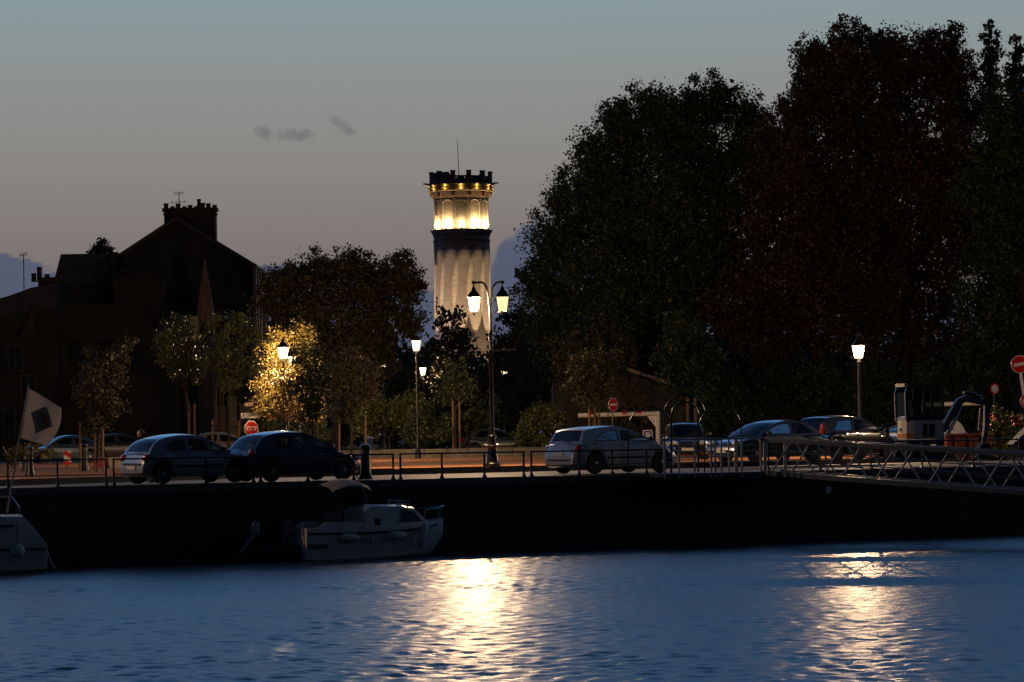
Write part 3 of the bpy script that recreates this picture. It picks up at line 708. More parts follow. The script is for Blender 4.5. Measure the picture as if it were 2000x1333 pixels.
for px, yt, lab in ((1933, 40, 'slender poplar spire between the rusty tree and the right edge'), (1984, 72, 'second slender poplar spire at the upper right edge')):
    tree('poplar_tree', lab, px+5, 196, [(px, yt+10, 11), (px, yt+35, 19), (px+1, yt+65, 23), (px+2, yt+100, 26), (px+3, yt+145, 28), (px+4, yt+195, 30), (px+4, yt+260, 32), (px+5, yt+350, 34), (px+5, yt+450, 34)], .26, LG, px, 1.0, .25, 'poplars at the right', clump=.3)
tree('round_tree', 'wide dark tree between the gabled house and the tower', 655, 176, [(548, 555, 40), (530, 600, 35), (580, 545, 38), (620, 525, 34), (665, 530, 40), (705, 525, 32), (750, 545, 42), (785, 510, 20), (790, 540, 30), (810, 560, 22), (640, 600, 85), (735, 610, 80), (570, 630, 55), (800, 630, 32), (600, 700, 65), (700, 700, 75)], .18, LBR, 21, .6, .28, bumps=6, core=True)
tree('park_tree', 'leafy tree in front of the tower foot left of the lamp post', 905, 205, [(875, 632, 30), (862, 690, 40), (900, 660, 30), (905, 720, 50), (855, 760, 40), (930, 770, 50)], .30, LBR, 22, .75, .16)
tree('park_tree', 'leafy tree right of the double lamp against the big tree', 1020, 200, [(1000, 615, 32), (1030, 640, 40), (990, 680, 45), (1050, 710, 55), (985, 740, 45), (1085, 770, 60), (1020, 790, 50)], .30, LBR, 23, .8, .16)
tree('park_tree', 'small fresh green tree standing before the huge dark crown', 1335, 168, [(1318, 625, 26), (1340, 655, 40), (1310, 690, 40), (1365, 700, 45), (1335, 740, 50)], .24, LG, 24, .7, .13)
tree('park_tree', 'dim brown tree beside the shed right of the green bush', 1180, 172, [(1150, 690, 40), (1180, 650, 30), (1120, 720, 40), (1215, 700, 40), (1090, 690, 35)], .26, LBR, 25, .6, .13)
# foliage wrapped round the lit lanterns
tree('lit_tree', 'golden glowing tree wrapped around the two lanterns beside the gabled house', 565, 141, [(528, 690, 22, -.3), (545, 665, 26, .9), (535, 715, 26, .5), (560, 735, 38, .8), (523, 765, 34, -.6), (552, 742, 26, -3.0), (560, 785, 34, -3.2), (530, 735, 16, -2.8), (565, 770, 45, .4), (590, 720, 34, 1.6), (520, 795, 28, 0), (600, 790, 45, .6), (590, 660, 30, 2.2)], .105, LY, 31, .5, .10, clump=.35)
def staked(px, Y, lobes, stakes, label, seed, m=None, leaf=.13, dens=.55):
    t = tree('young_tree', label, px, Y, lobes, leaf, m or LGB, seed, dens, .06, 'staked young trees on the esplanade', clump=.3, twigs=4)
    b = W(px, 850, Y)
    for sx_, yt in stakes:
        q = W(sx_, yt, Y); MB().tube([(q.x-b.x, -.15, 0), (q.x-b.x+.01, -.12, q.z-ZS)], .045, 8).build('stake', M_WOOD, t, 40)
    if len(stakes) > 1:
        q0, q1 = W(stakes[0][0], stakes[0][1]+12, Y), W(stakes[-1][0], stakes[-1][1]+12, Y)
        MB().bar((q0.x-b.x, -.2, q0.z-ZS), (q1.x-b.x, -.2, q1.z-ZS), .03, .07).build('tie_bar', M_DARK, t)
    return t
staked(187, 108, [(205, 705, 28), (235, 690, 24), (180, 735, 32), (215, 745, 36), (160, 775, 24), (195, 790, 40), (225, 790, 30), (185, 830, 28), (255, 672, 14), (178, 690, 14)], [(157, 825), (186, 845), (201, 838)], 'sparse staked young tree at the left behind the tall black bollard', 41, LBR, .12, .40)
staked(371, 130, [(350, 635, 26), (330, 665, 28), (365, 670, 30), (345, 710, 30), (380, 720, 28), (322, 700, 20)], [(369, 787), (380, 789)], 'staked young tree with lit leaves left of its twin before the gabled house', 42)
staked(446, 127, [(425, 640, 28), (460, 630, 26), (485, 660, 26), (440, 690, 36), (480, 710, 28), (415, 710, 22), (450, 740, 28), (505, 690, 14)], [(415, 820), (466, 822)], 'staked young tree just left of the stop sign', 43)
staked(612, 128, [(600, 700, 32), (620, 735, 38), (595, 760, 34), (625, 785, 34), (605, 810, 25)], [(605, 788), (618, 790)], 'round dark staked young tree right of the stop sign', 44, LG)
staked(687, 122, [(680, 705, 30), (700, 730, 36), (665, 745, 32), (715, 765, 26), (685, 785, 34), (670, 805, 22)], [(662, 815), (713, 812)], 'round dark staked young tree above the front of the dark blue hatchback', 45, LBR)
staked(890, 160, [(880, 745, 26), (905, 760, 28), (890, 720, 22), (870, 775, 22)], [(884, 783), (897, 785)], 'slim staked young tree left of the double lamp post', 46, LG, .15)
staked(1158, 150, [(1150, 720, 34), (1180, 710, 30), (1130, 740, 30), (1170, 755, 36), (1195, 750, 26), (1150, 775, 28)], [(1150, 785), (1161, 797), (1169, 808)], 'staked young tree beside the white height barrier', 47, LBR, .16, .5)
def shrub(name, label, px, py, rx, ry, Y, m, seed, leaf=.15, dens=1.0, cat='shrub', group=None, n=9):
    g = random.Random(seed); L = []
    for k in range(n):
        a = g.uniform(0, 6.28); r = math.sqrt(g.random())
        L.append((px+rx*r*math.cos(a), py+ry*r*math.sin(a), min(rx, ry)*g.uniform(.45, .7)))
    return tree(name, label, px, Y, L, leaf, m, seed, dens, .05, group, 1.4, cat, twigs=2, clump=.3)
shrub('hedge_bush', 'bright leafy green bush left of the white hatchback', 1062, 832, 42, 34, 161, LGB, 51, .17, .8)
shrub('hedge_bush', 'dark leafy bush between the double lamp post and the staked tree', 925, 822, 45, 36, 163, LG, 52, .17, 1.1)
shrub('hedge_bush', 'dim leafy bush right of the no-entry barrier sign', 1240, 835, 60, 30, 163, LBR, 53, .17, 1.1)
shrub('hedge_bush', 'leafy bush behind the round young trees', 760, 815, 55, 48, 166, LGB, 54, .18, 1.1)
shrub('hedge_bush', 'dark clipped bush in front of the low wall under the post-top lamp', 830, 835, 42, 36, 160, LG, 55, .16, .8)
shrub('hedge_bush', 'shadowed bush behind the dark blue hatchback roof', 590, 845, 50, 30, 165, LG, 56, .18, 1.1)
shrub('hedge_bush', 'dark bush beside the stop sign under the lit tree', 530, 830, 35, 35, 168, LG, 57, .18, 1.1)
shrub('hedge_bush', 'low bush with leaves coloured as yellow-lit under the flag at the left', 45, 888, 52, 22, 114, LY, 58, .11, .55)  # the yellow is lamplight painted into the leaves
shrub('hedge_bush', 'dark shrubbery left of the parked saloon roof', 1420, 800, 60, 50, 172, LG, 59, .2, 1.2)
shrub('hedge_bush', 'dark shrubbery behind the parked black hatchback', 1560, 780, 80, 55, 174, LG, 60, .2, 1.2)
shrub('hedge_bush', 'dark shrubbery behind the excavator cab', 1750, 770, 90, 60, 174, LG, 61, .2, 1.2)
shrub('hedge_bush', 'dark shrubbery behind the excavator arm', 1890, 770, 70, 70, 168, LG, 62, .2, 1.2)
fb = shrub('flowering_bush', 'green bush dotted with red flowers at the right edge', 1965, 845, 42, 38, 118, LGB, 63, .13, .6)
g = random.Random(4); fo = fb.location
for k in range(16):
    q = W(g.choice((1948, 1962, 1985, 1940))+g.uniform(-9, 9), g.uniform(808, 832), 117.2)
    MB().ball((q.x-fo.x, q.y-fo.y, q.z-fo.z), (.05, .05, .04), 6, 4).build('flower', M_RED, fb)
tree('roof_shrub', 'small tree crown showing above the mansard roof', 190, 216, [(178, 490, 10), (190, 484, 12), (203, 482, 14), (212, 490, 10), (195, 495, 14), (190, 560, 30)], .22, LG, 66, .9, .1)

# far wood behind everything: one dark mass of foliage
g = random.Random(77); L = []
for k in range(95):
    px = 470+k*18+g.uniform(-8, 8); Yw = g.uniform(245, 285); top = 690+g.uniform(-30, 40)+(25 if px > 780 and px < 1000 else 0)
    for j in range(4):
        w = W(px+g.uniform(-10, 10), top+j*42, Yw); L.append((w.x, w.y, max(w.z, ZS+.6), g.uniform(1.3, 2.0)))
fw = leaves('far_wood', L, .55, .75, LG, None, 78, .45)
tag(fw, 'dark distant wood closing the view behind the park trees', 'wood')

# ================================================================== STREET LAMPS
def lantern(parent, c, gm, h=.52, wt=.235, wb=.15, hang=False):
    c = Vector(c)
    roof = MB().lathe([(wt*1.55, h*.5), (wt*1.45, h*.5+.03), (wt*.75, h*.5+.20), (wt*.42, h*.5+.26), (wt*.40, h*.5+.33), (.02, h*.5+.38)], c, 4, math.pi/4).build('lantern_roof', M_IRON, parent)
    MB().ball(c+Vector((0, 0, h*.5+.40)), .035, 8, 6).build('finial', M_IRON, roof)
    MB().lathe([(.05, -h*.5-.01), (.055, -h*.5-.05), (.02, -h*.5-.14)], c, 8).bar(c+Vector((-wb, -wb, -h*.5)), c+Vector((wb, wb, -h*.5)), .02).bar(c+Vector((-wb, wb, -h*.5-.001)), c+Vector((wb, -wb, -h*.5-.001)), .02).build('lantern_base', M_IRON, roof)
    for k in range(4):
        a = k*math.pi/2; M = Matrix.Rotation(a, 3, 'Z')
        P = [M @ Vector(p) for p in ((-wb*.93, -wb, -h/2), (wb*.93, -wb, -h/2), (wt*.93, -wt, h/2), (-wt*.93, -wt, h/2))]
        MB().add([c+p for p in P], [(0, 1, 2, 3)]).build('pane', gm, roof)
        e0 = M @ Vector((-wb, -wb, -h/2)); e1 = M @ Vector((-wt, -wt, h/2)); MB().bar(c+e0, c+e1, .022).build('frame_bar', M_IRON, roof)
    return roof
GL_ON = lantern_glass('lantern_glass_lit', (1, .74, .42), 2.1)
GL_DIM = lantern_glass('lantern_glass_dim', (1, .60, .27), .95)
def bulb(parent, c, e, r=.09): lamp('POINT', 'lantern_bulb', c, e, LAMP, parent, r)
def double_lamp(b, label, powers):
  DLY = b.y
  dl = thing('double_street_lamp', label, 'street lamp', (b.x, b.y, ZS))
  def dz(y): return W(958, y, 107.3).z-ZS
  def dxx(px, y): return W(px, y, 107.3).x-W(962, 911, 107.3).x
  MB().lathe([(.30, 0), (.30, .08), (.25, .12), (.22, .18), (.16, .62), (.19, .66), (.20, .72), (.14, .76), (.13, .98), (.155, 1.0), (.15, 1.06), (.10, 1.1)], n=16).build('base', M_IRON, dl, 35)
  zs_ = dz(600)
  MB().lathe([(.10, 1.08), (.075, 1.6), (.07, dz(690)), (.09, dz(688)), (.09, dz(684)), (.065, dz(680)), (.06, dz(655)), (.085, dz(652)), (.085, dz(646)), (.055, dz(642)), (.05, zs_)], n=14).build('pole', M_IRON, dl, 35)
  for sg, ex in ((-1, 925), (1, 981)):
      X1 = dxx(ex, 553); top = dz(552)
      pts = [(0, 0, zs_-.3), (sg*.03, 0, zs_), (sg*.05, 0, zs_+.32), (sg*.13, 0, top-.14), (sg*.26, 0, top-.01), (sg*.38, 0, top), (X1, 0, top)]
      arm = MB().tube(catmull(pts, 4), .036, 8).build('arm', M_IRON, dl, 40)
      MB().box((X1, 0, top), (.14, .08, .10)).tube([(X1, 0, top), (X1, 0, dz(568))], .014, 6).build('hanger', M_IRON, arm)
      lantern(dl, (X1, 0, dz(595)), GL_ON if powers[sg > 0] > 100 else GL_DIM, .5, .225, .15)
      bulb(dl, (X1, 0, dz(595)), powers[sg > 0])
  MB().tube([(.05, 0, dz(685)), (.80, 0, dz(685)+.02)], .018, 6).ball((.82, 0, dz(685)+.02), .03, 6, 4).build('banner_bar', M_GALV, dl, 40)
  MB().tube([(-.05, 0, dz(685)), (-.72, 0, dz(685)-.02)], .012, 6).build('banner_bar', M_IRON, dl, 40)


double_lamp(G(962, 911, ZS), 'black double-armed street lamp with two hanging lanterns in the centre', (4700, 25))
# the row of lamps goes on along the kerb just outside the picture
double_lamp(Vector((-21.5, 88.5, ZS)), 'next double-armed street lamp of the row, beyond the left picture edge', (1500, 1500))
double_lamp(Vector((28.5, 107.0, ZS)), 'next double-armed street lamp of the row, beyond the right picture edge', (750, 750))

def post_lamp(px, py, Y, gm, label, sc=1.0, group=None):
    e = gm; gm = GL_ON
    c = W(px, py, Y); t = thing('street_lamp', label, 'street lamp', (c.x, Y, ZS), 0, group)
    H = c.z-ZS-.30*sc
    MB().lathe([(.16, 0), (.16, .3), (.10, .4), (.085, .9), (.06, 1.0), (.05, H-.15), (.075, H-.13), (.075, H-.09), (.05, H)], n=12).build('pole', M_IRON, t, 35)
    lantern(t, (0, 0, c.z-ZS), gm, .5*sc, .23*sc, .14*sc); bulb(t, (0, 0, c.z-ZS), e)
    return t
post_lamp(1677, 688, 121, 3600, 'single glowing street lamp under the rusty tree at the right')
post_lamp(813, 676, 150, 1000, 'glowing post-top street lamp left of the tower, the upper of two')
post_lamp(826, 726, 205, 600, 'smaller glowing street lamp low beside the tower foot')
post_lamp(553, 690, 138.4, 4500, 'brighter upper street lamp glowing inside the golden tree')
post_lamp(571, 707, 156, 2000, 'lower street lamp glowing at the right side of the golden tree')
post_lamp(748, 719, 214, 600, 'far street lamp glinting through leaves left of the post-top lamp')
post_lamp(985, 732, 214, 600, 'far street lamp glinting through leaves right of the double lamp')
post_lamp(922, 722, 222, 600, 'farthest street lamp glinting through leaves left of the double lamp post')

# ================================================================== SIGNS
def disc(mb, x, y, z, r, th=.02, n=32):
    return mb.prism([(x+r*math.cos(2*math.pi*k/n), z+r*math.sin(2*math.pi*k/n)) for k in range(n)], th, (0, y, 0))
def no_entry(t, z, r, x=0, tilt=0.0):
    d = disc(MB(), x, -.06, z, r).build('sign_plate', M_SIGNW, t)
    disc(MB(), x, -.066, z, r*.93, .006).build('red_disc', M_RED, d)
    M = Matrix.Rotation(tilt, 3, 'Y'); MB().box((x, -.069, z), (r*1.42, .006, r*.34), m=M).build('white_bar', M_SIGNW, d)
    return d
# right-hand sign, leaning
b = W(2003, 850, 111); s1 = thing('road_sign', 'leaning no-entry sign with a round prohibition sign below at right edge', 'road sign', (b.x+.20, 111, ZS)); s1.rotation_euler = (0, R(-6.5), R(4))
zt = W(1985, 712, 111).z-ZS; zl = W(2001, 785, 111).z-ZS
MB().tube([(0, 0, 0), (0, 0, zt+.2)], .045, 10).build('post', M_SIGNW, s1, 40)
no_entry(s1, zt+.02, .325, 0, R(-3))
d = disc(MB(), .09, -.06, zl+.02, .26).build('sign_plate', M_SIGNW, s1)
disc(MB(), .09, -.066, zl+.02, .245, .006).build('red_ring', M_RED, d); disc(MB(), .09, -.07, zl+.02, .185, .004).build('white_field', M_SIGNW, d)
MB().box((.09, -.078, zl+.02), (.40, .004, .045), m=Matrix.Rotation(R(43), 3, 'Y')).build('red_slash', M_RED, d)
for ax, az_, w_, h_, rr in ((.00, -.07, .13, .035, .3), (-.05, .0, .09, .03, -.2), (.17, .06, .12, .035, .3), (.20, .1, .05, .04, 0), (.03, -.1, .05, .05, 0)):
    MB().box((.09+ax-.05, -.074, zl+.02+az_), (w_, .003, h_), m=Matrix.Rotation(rr, 3, 'Y')).build('pictogram', M_BLACK, d)
# faint round sign behind
b = W(1943, 850, 150); s2 = thing('round_sign', 'dim round red-rimmed sign half turned away left of the no-entry sign', 'road sign', (b.x, 150, ZS), R(30))
z = W(1943, 760, 150).z-ZS
MB().tube([(0, 0, 0), (0, 0, z+.2)], .03, 8).build('post', M_GALV, s2); d = disc(MB(), 0, -.05, z, .27).build('sign_plate', M_RED, s2); disc(MB(), 0, -.055, z, .2, .006).build('field', M_SIGNW, d)
# stop sign with direction boards
SY = 146.0; b = W(488, 850, SY); s3 = thing('stop_sign', 'red octagonal stop sign with a toilets arrow board on the same post', 'road sign', (b.x, SY, ZS), 0)
def sz(y): return W(489, y, SY).z-ZS
MB().tube([(0, 0, 0), (0, 0, sz(786))], .03, 8).build('post', M_GALV, s3, 40)
zc = sz(838); rO = .415
pl = MB().prism([(rO*math.cos(R(22.5+45*k)), rO*math.sin(R(22.5+45*k))) for k in range(8)], .02).build('stop_plate', M_SIGNW, s3, loc=(.09, -.08, zc), rz=R(38))
MB().prism([(rO*.89*math.cos(R(22.5+45*k)), rO*.89*math.sin(R(22.5+45*k))) for k in range(8)], .006, (0, -.006, 0)).build('red_field', M_RED, pl)
text('STOP', .30, M_SIGNW, pl, (0, -.011, 0), bold=.006, sx=.88)
w0, w1 = W(471, 813, SY).x-b.x, W(506, 812, SY).x-b.x; zt = sz(812); hh = .125
ar = MB().prism([(w0, -hh), (w1-.12, -hh), (w1, 0), (w1-.12, hh), (w0, hh)], .025).build('arrow_board', M_SIGNW, s3, loc=(0, -.07, zt))
MB().prism([(w1-.13, -hh*1.0), (w1-.10, -hh*1.0), (w1+.015, 0), (w1-.10, hh), (w1-.13, hh), (w1-.015, 0)], .006, (0, -.008, 0)).build('red_tip', M_RED, ar)
text('TOILETTES', .135, M_BLACK, ar, (.10, -.006, 0), ext=.002, sx=.80, bold=.003)
for k in (0, 1): MB().box((w0+.07+k*.055, -.004, -.01), (.035, .003, .09)).ball((w0+.07+k*.055, -.005, .05), (.016, .003, .016), 6, 4).build('pictogram', M_BLACK, ar)
v0, v1 = W(477, 791, SY).x-b.x, W(496, 790, SY).x-b.x
MB().prism([(v0, 0), (v0+.07, -.09), (v1, -.09), (v1, .09), (v0+.07, .09)], .02, (0, 0, 0)).build('arrow_board', mat('faded_board', (.42, .34, .28), .6), s3, loc=(0, -.06, sz(790)))
# height barrier with no-entry sign, P sign
HBY = 150.0; b = W(1285, 850, HBY); hb = thing('height_barrier', 'white tubular height barrier over the car park entrance behind the white hatchback', 'barrier', (b.x, HBY, ZS))
def bz(px, y): q = W(px, y, HBY); return Vector((q.x-b.x, 0, q.z-ZS))
MB().tube([bz(1129, 812), bz(1284, 808)], .105, 14).build('cross_bar', M_WHITE, hb, 40)
MB().tube([(0, 0, 0), bz(1285, 804)], .11, 14).build('post', M_WHITE, hb, 40)
g0, g1, g2 = bz(1262, 811), bz(1281, 835), bz(1281, 811); MB().prism([(g1.x, g1.z), (g2.x, g2.z), (g0.x, g0.z)], .04, (0, -.02, 0)).build('gusset', M_WHITE, hb)
for px in (1154, 1219, 1249): q = bz(px, 807.5+(1285-px)*.02); MB().tube([q-Vector((.10, 0, -.01)), q+Vector((.10, 0, .01))], .109, 14).build('red_band', M_RED, hb, 40)
text('25', .17, M_BLACK, hb, bz(1187, 811)+Vector((0, -.108, 0)))
b2 = W(1197, 850, HBY-.6); s4 = thing('road_sign', 'small no-entry sign standing at the height barrier', 'road sign', (b2.x, HBY-.6, ZS), R(42))
z = W(1197, 791, HBY).z-ZS
MB().tube([(0, 0, 0), (0, 0, z+.1)], .03, 8).build('post', M_GALV, s4, 40); no_entry(s4, z, .325)
b = W(1265, 850, HBY-2); s5 = thing('parking_sign', 'blue parking sign behind the white hatchback', 'road sign', (b.x, HBY-2, ZS)); z = W(1265, 853, HBY-2).z-ZS
MB().tube([(0, 0.03, 0), (0, 0.03, z)], .03, 8).build('post', M_GALV, s5, 40)
p_ = MB().box((0, -.02, z), (.46, .02, .62)).build('sign_plate', M_SIGNW, s5); MB().box((0, -.032, z), (.39, .006, .55)).build('blue_field', M_SIGNB, p_)
text('P', .46, M_SIGNW, p_, (0, -.037, z), bold=.012)
b = W(1836, 850, 140); hb2 = thing('height_barrier', 'second pale height barrier partly hidden by the excavator cab', 'barrier', (b.x, 140, ZS)); z = W(1836, 791, 140).z-ZS
MB().tube([(-.8, 0, z), (W(1905, 0, 140).x-b.x, 0, z+.05)], .10, 12).build('cross_bar', M_WHITE, hb2, 40); MB().tube([(-.75, 0, 0), (-.75, 0, z)], .10, 12).build('post', M_WHITE, hb2, 40)
# ---- bollards
def bollard(px, py, label, h=.95, z=ZS, r=.12, pos=None):
    q = pos or G(px, py, z)
    t = thing('bollard', label, 'bollard', (q.x, q.y, z), 0, 'black iron bollards')
    MB().lathe([(r*1.45, 0), (r*1.45, .05), (r*1.25, .09), (r*1.2, .15), (r, .2), (r*.92, h*.72)], n=14).build('body', M_IRON, t, 35)
    MB().lathe([(r*1.12, h*.72), (r*1.12, h*.75), (r*1.0, h*.76), (r*1.0, h*.82), (r*1.12, h*.83), (r*1.12, h*.86)], n=14).build('collar', mat('bollard_collar', (.10, .085, .07), .4, .4), t, 35)
    MB().lathe([(r*.95, h*.86), (r*1.1, h*.90), (r*.9, h*.97), (r*.3, h)], n=14).build('cap', M_IRON, t, 35)
bollard(59, 930, 'black bollard in front of the yellow-lit bush under the flag')
bollard(166, 921, 'tall black bollard beside the sparse staked tree', 1.0)
qb = Q(SP(713, 1.4), 1.4); bollard(713, 945, 'thick black bollard at the nose of the dark blue hatchback', 1.05, ZQ, .15, qb)
qb = G(1733, 898, ZS); bollard(1733, 0, 'slim black bollard with a pale top beside the excavator', 1.15, ZS, .07, Vector((W(1733, 850, 108).x, 108, ZS)))
# ---- red and white roadwork pieces
q = G(188, 917, ZS)
for k, (px, m_, lab) in enumerate(((197, M_RED, 'red plastic roadwork barrier behind the staked tree'), (228, mat('barrier_white', (.62, .58, .5), .6), 'white ribbed plastic roadwork barrier left of the silver hatchback'))):
    c = W(px, 850, 124); t = thing('road_barrier', lab, 'barrier', (c.x, 124, ZS))
    w = .66 if k == 0 else .8; mb = MB().prism([(-w/2, .05), (w/2, .05), (w/2, .42), (-w/2, .42)], .18).prism([(-w/2, .03), (w/2, .03), (w/2, .10), (-w/2, .10)], .4, (0, -.11, -.03))
    mb.build('body', m_, t)
    for j in range(5): MB().box((-w/2+w*(j+.5)/5, -.01, .25), (.03, .03, .3)).build('rib', m_, t)
c = W(131, 850, 120); t = thing('chevron_panel', 'red and white striped warning panel beside the small blue car', 'warning panel', (c.x, 120, ZS), R(20))
z0 = W(131, 881, 120).z-ZS; z1 = W(131, 909, 120).z-ZS
MB().box((0, 0, (z0+z1)/2), (.28, .02, z0-z1)).build('panel', M_SIGNW, t); hp = (z0-z1)
MB().prism([(-.14, z1), (.0, z1), (.14, z1+.0), (.14, z1+hp*.18), (-.14, z1+hp*.42)], .004, (0, -.016, 0)).build('stripe', M_RED, t); MB().prism([(-.14, z1+hp*.75), (.14, z1+hp*.45), (.14, z1+hp*.8), (-.02, z0), (-.14, z0)], .004, (0, -.016, 0)).build('stripe', M_RED, t)
MB().tube([(0, .04, 0), (0, .04, z0)], .025, 8).build('post', M_GALV, t)

# ================================================================== CARS
def interp(pr, x):
    if x <= pr[0][0]: return pr[0][1]
    for (a, b), (c, d) in zip(pr[:-1], pr[1:]):
        if x <= c: return b+(d-b)*(x-a)/(c-a) if c > a else d
    return pr[-1][1]
PAINTS = {}
def paint(name, col, rough=.28, metal=.35): return mat('car_paint_'+name, col, rough, metal, .06, 2, coat=.8)
def fill2d(outer, holes):
    bm = bmesh.new()
    for loop in [outer]+holes:
        vs = [bm.verts.new((p[0], 0, p[1])) for p in loop]
        for i in range(len(vs)): bm.edges.new((vs[i], vs[(i+1) % len(vs)]))
    bmesh.ops.triangle_fill(bm, use_beauty=True, use_dissolve=False, edges=bm.edges[:])
    bm.verts.ensure_lookup_table(); bm.verts.index_update()
    r = [tuple(v.co) for v in bm.verts], [tuple(v.index for v in f.verts) for f in bm.faces]; bm.free(); return r
def rnd_poly(P, k=3, r=.18):
    out = []; n = len(P)
    for i in range(n):
        a, b, c = Vector(P[i-1]), Vector(P[i]), Vector(P[(i+1) % n])
        d0 = min(r*.5, (a-b).length*.35); d1 = min(r*.5, (c-b).length*.35)
        p0 = b+(a-b).normalized()*d0; p1 = b+(c-b).normalized()*d1
        for j in range(k+1):
            t = j/k; out.append(tuple(p0*(1-t)**2+b*2*t*(1-t)+p1*t*t))
    return out
def tyre_mesh(rw):
    m1 = MB().lathe([(rw*.62, -.09), (rw*.90, -.10), (rw*.985, -.075), (rw, -.03), (rw, .03), (rw*.985, .075), (rw*.90, .10), (rw*.62, .09)], n=24).mesh('tyre', 35); m1.materials.append(M_DARK)
    m = MB().lathe([(rw*.64, -.07), (rw*.64, .085), (rw*.58, .085), (rw*.56, .03), (.05, .03)], n=20)
    for k in range(6):
        a = k*math.pi/3; m.box((rw*.32*math.cos(a), rw*.32*math.sin(a), .06), (rw*.56, .075, .045), a)
    m.lathe([(.075, .03), (.075, .09), (.05, .10)], n=10)
    m2 = m.mesh('rim', 35); m2.materials.append(mat('alloy_rim', (.28, .28, .29), .35, .8, .15, 10)); return m1, m2
def car(name, label, loc, rz, P, pm, group='parked cars'):
    L, Wd, H = P['L'], P['W'], P['H']; deck, roof, wins = P['deck'], P['roof'], P['wins']
    rw = P.get('rw', .295); xr, xf = P['ax']; hw = Wd/2
    t = thing(name, label, 'car', loc, rz, group)
    ra = rw+.065
    xs = set(list(np.linspace(-L/2, L/2, 34))+[p[0] for p in deck])
    for xw in (xr, xf): xs |= {xw+ra*math.cos(math.pi*j/10)*.999 for j in range(11)}
    xs = sorted(xs); rows = []
    for x in xs:
        tt = abs(x)/(L/2); w = hw*(1-.20*max(0, (tt-.72)/.28)**2.3); zb = .20+.10*max(0, (tt-.85)/.15)**2
        for xw in (xr, xf):
            if abs(x-xw) < ra: zb = max(zb, rw+math.sqrt(max(0, ra*ra-(x-xw)**2)))
        z1 = interp(deck, x); z1 = max(z1, zb+.10)
        h = z1-zb
        half = [(0, zb), (w*.90, zb), (w*.985, zb+.03), (w, zb+.32*h), (w*.995, zb+.55*h), (w*.985, zb+.78*h), (w*.955, z1-.05*min(1, h*2)), (w*.90, z1-.012), (w*.70, z1+.008), (w*.35, z1+.022), (0, z1+.028)]
        rows.append([(x, -y, z) for y, z in half[1:][::-1]][::-1] and ([(x, y, z) for y, z in half]+[(x, -y, z) for y, z in half[1:-1][::-1]]))
    n = len(rows[0]); mb = MB(); vs = [p for r_ in rows for p in r_]; fs = []
    for i in range(len(rows)-1):
        for k in range(n):
            a, b = i*n+k, i*n+(k+1) % n; fs.append((a, b, b+n, a+n))
    fs += [tuple(range(n))[::-1], tuple(range(len(vs)-n, len(vs)))]
    mb.add(vs, fs); body = mb.build('body', pm, t, 38)
    # cabin
    rp = [(p.x, p.y) for p in catmull([(x, z, 0) for x, z in roof], 4)]
    zb0 = P.get('belt', .9); wb = hw*.93; tum = P.get('tum', .30)
    yy = lambda z: wb-tum*(z-zb0)
    outer = list(rp)+[(rp[-1][0]-.02, interp(deck, rp[-1][0])-.06), (rp[0][0]+.02, interp(deck, rp[0][0]+.1)-.08)]
    W2 = [rnd_poly(w) for w in wins]
    vs, fs = fill2d(outer, W2); sh = MB()
    for sg in (-1, 1): sh.add([(x, sg*yy(z), z) for x, _, z in vs], fs)
    cols = (-1, -.86, -.5, 0, .5, .86, 1); R0, R1 = P['glass']
    strip = lambda i: [(rp[i][0], c*yy(rp[i][1]), rp[i][1]+.045*(1-c*c)) for c in cols]
    gw_, gr_ = MB(), MB()
    for i in range(len(rp)-1):
        a, b = strip(i), strip(i+1)
        for k in range(6):
            q = [a[k], a[k+1], b[k+1], b[k]]; xm = (rp[i][0]+rp[i+1][0])/2
            dst = sh
            if 1 <= k <= 4:
                if xm < R0 and i > 0: dst = gr_
                elif xm > R1: dst = gw_
            dst.add(q, [(0, 1, 2, 3)])
    sh.build('cabin', pm, t, 45); gw_.build('windscreen', M_CARGL, t, 60); gr_.build('rear_window', M_CARGL, t, 60)
    for w in W2:
        for sg in (-1, 1): MB().add([(x, sg*(yy(z)-.006), z) for x, z in w], [tuple(range(len(w)))]).build('side_window', M_CARGL, t)
        for sg in (-1, 1):
            MB().tube([(x, sg*(yy(z)+.002), z) for x, z in w+[w[0]]], .011, 4, False).build('window_trim', M_DARK, t)
    m1, m2 = tyre_mesh(rw)
    for xw in (xr, xf):
        for sg in (-1, 1):
            w = thing('wheel', 'x', 'x', (xw, sg*(hw-.10), rw)); del w['label']; del w['category']; w.parent = t; w.rotation_euler = (-sg*math.pi/2, R(17*xw), 0)
            link('tyre', m1, w); link('rim', m2, w)
        MB().box((xw, 0, rw), (.08, Wd-.3, .08)).build('axle', M_DARK, t)
    zt = P['tail']; xt = -L/2
    for sg in (-1, 1):
        MB().ball((xt+zt[3], sg*hw*zt[4], zt[0]), (zt[1], .15, zt[2]), 12, 8).build('tail_light', M_TAIL, t, 40)
        zh = P['head']; MB().ball((L/2+zh[1], sg*hw*.72, zh[0]), (.22, .20, .10), 12, 8).build('headlight', M_HEADL, t, 40)
        MB().ball((P['mir'], sg*(hw+.06), zb0+.08), (.08, .11, .075), 10, 6).build('wing_mirror', pm if P.get('mirp') else M_DARK, t, 40)
        for xh in P['hand']: MB().ball((xh, sg*(hw*.985), zb0-.12), (.10, .022, .022), 8, 6).build('door_handle', pm, t, 40)
        for xd in P['door']: MB().bar((xd, sg*(hw*.999), .32), (xd-.02, sg*(hw*.975), zb0-.06), .006, .012).build('door_gap', M_DARK, t)
        MB().bar((xr+ra+.06, sg*(hw+.004), .50), (xf-ra-.06, sg*(hw+.004), .50), .018, .06).build('side_strip', M_DARK, t)
    MB().box((xt-.012, 0, P['plate']), (.02, .50, .11)).build('number_plate', M_PLATE, t)
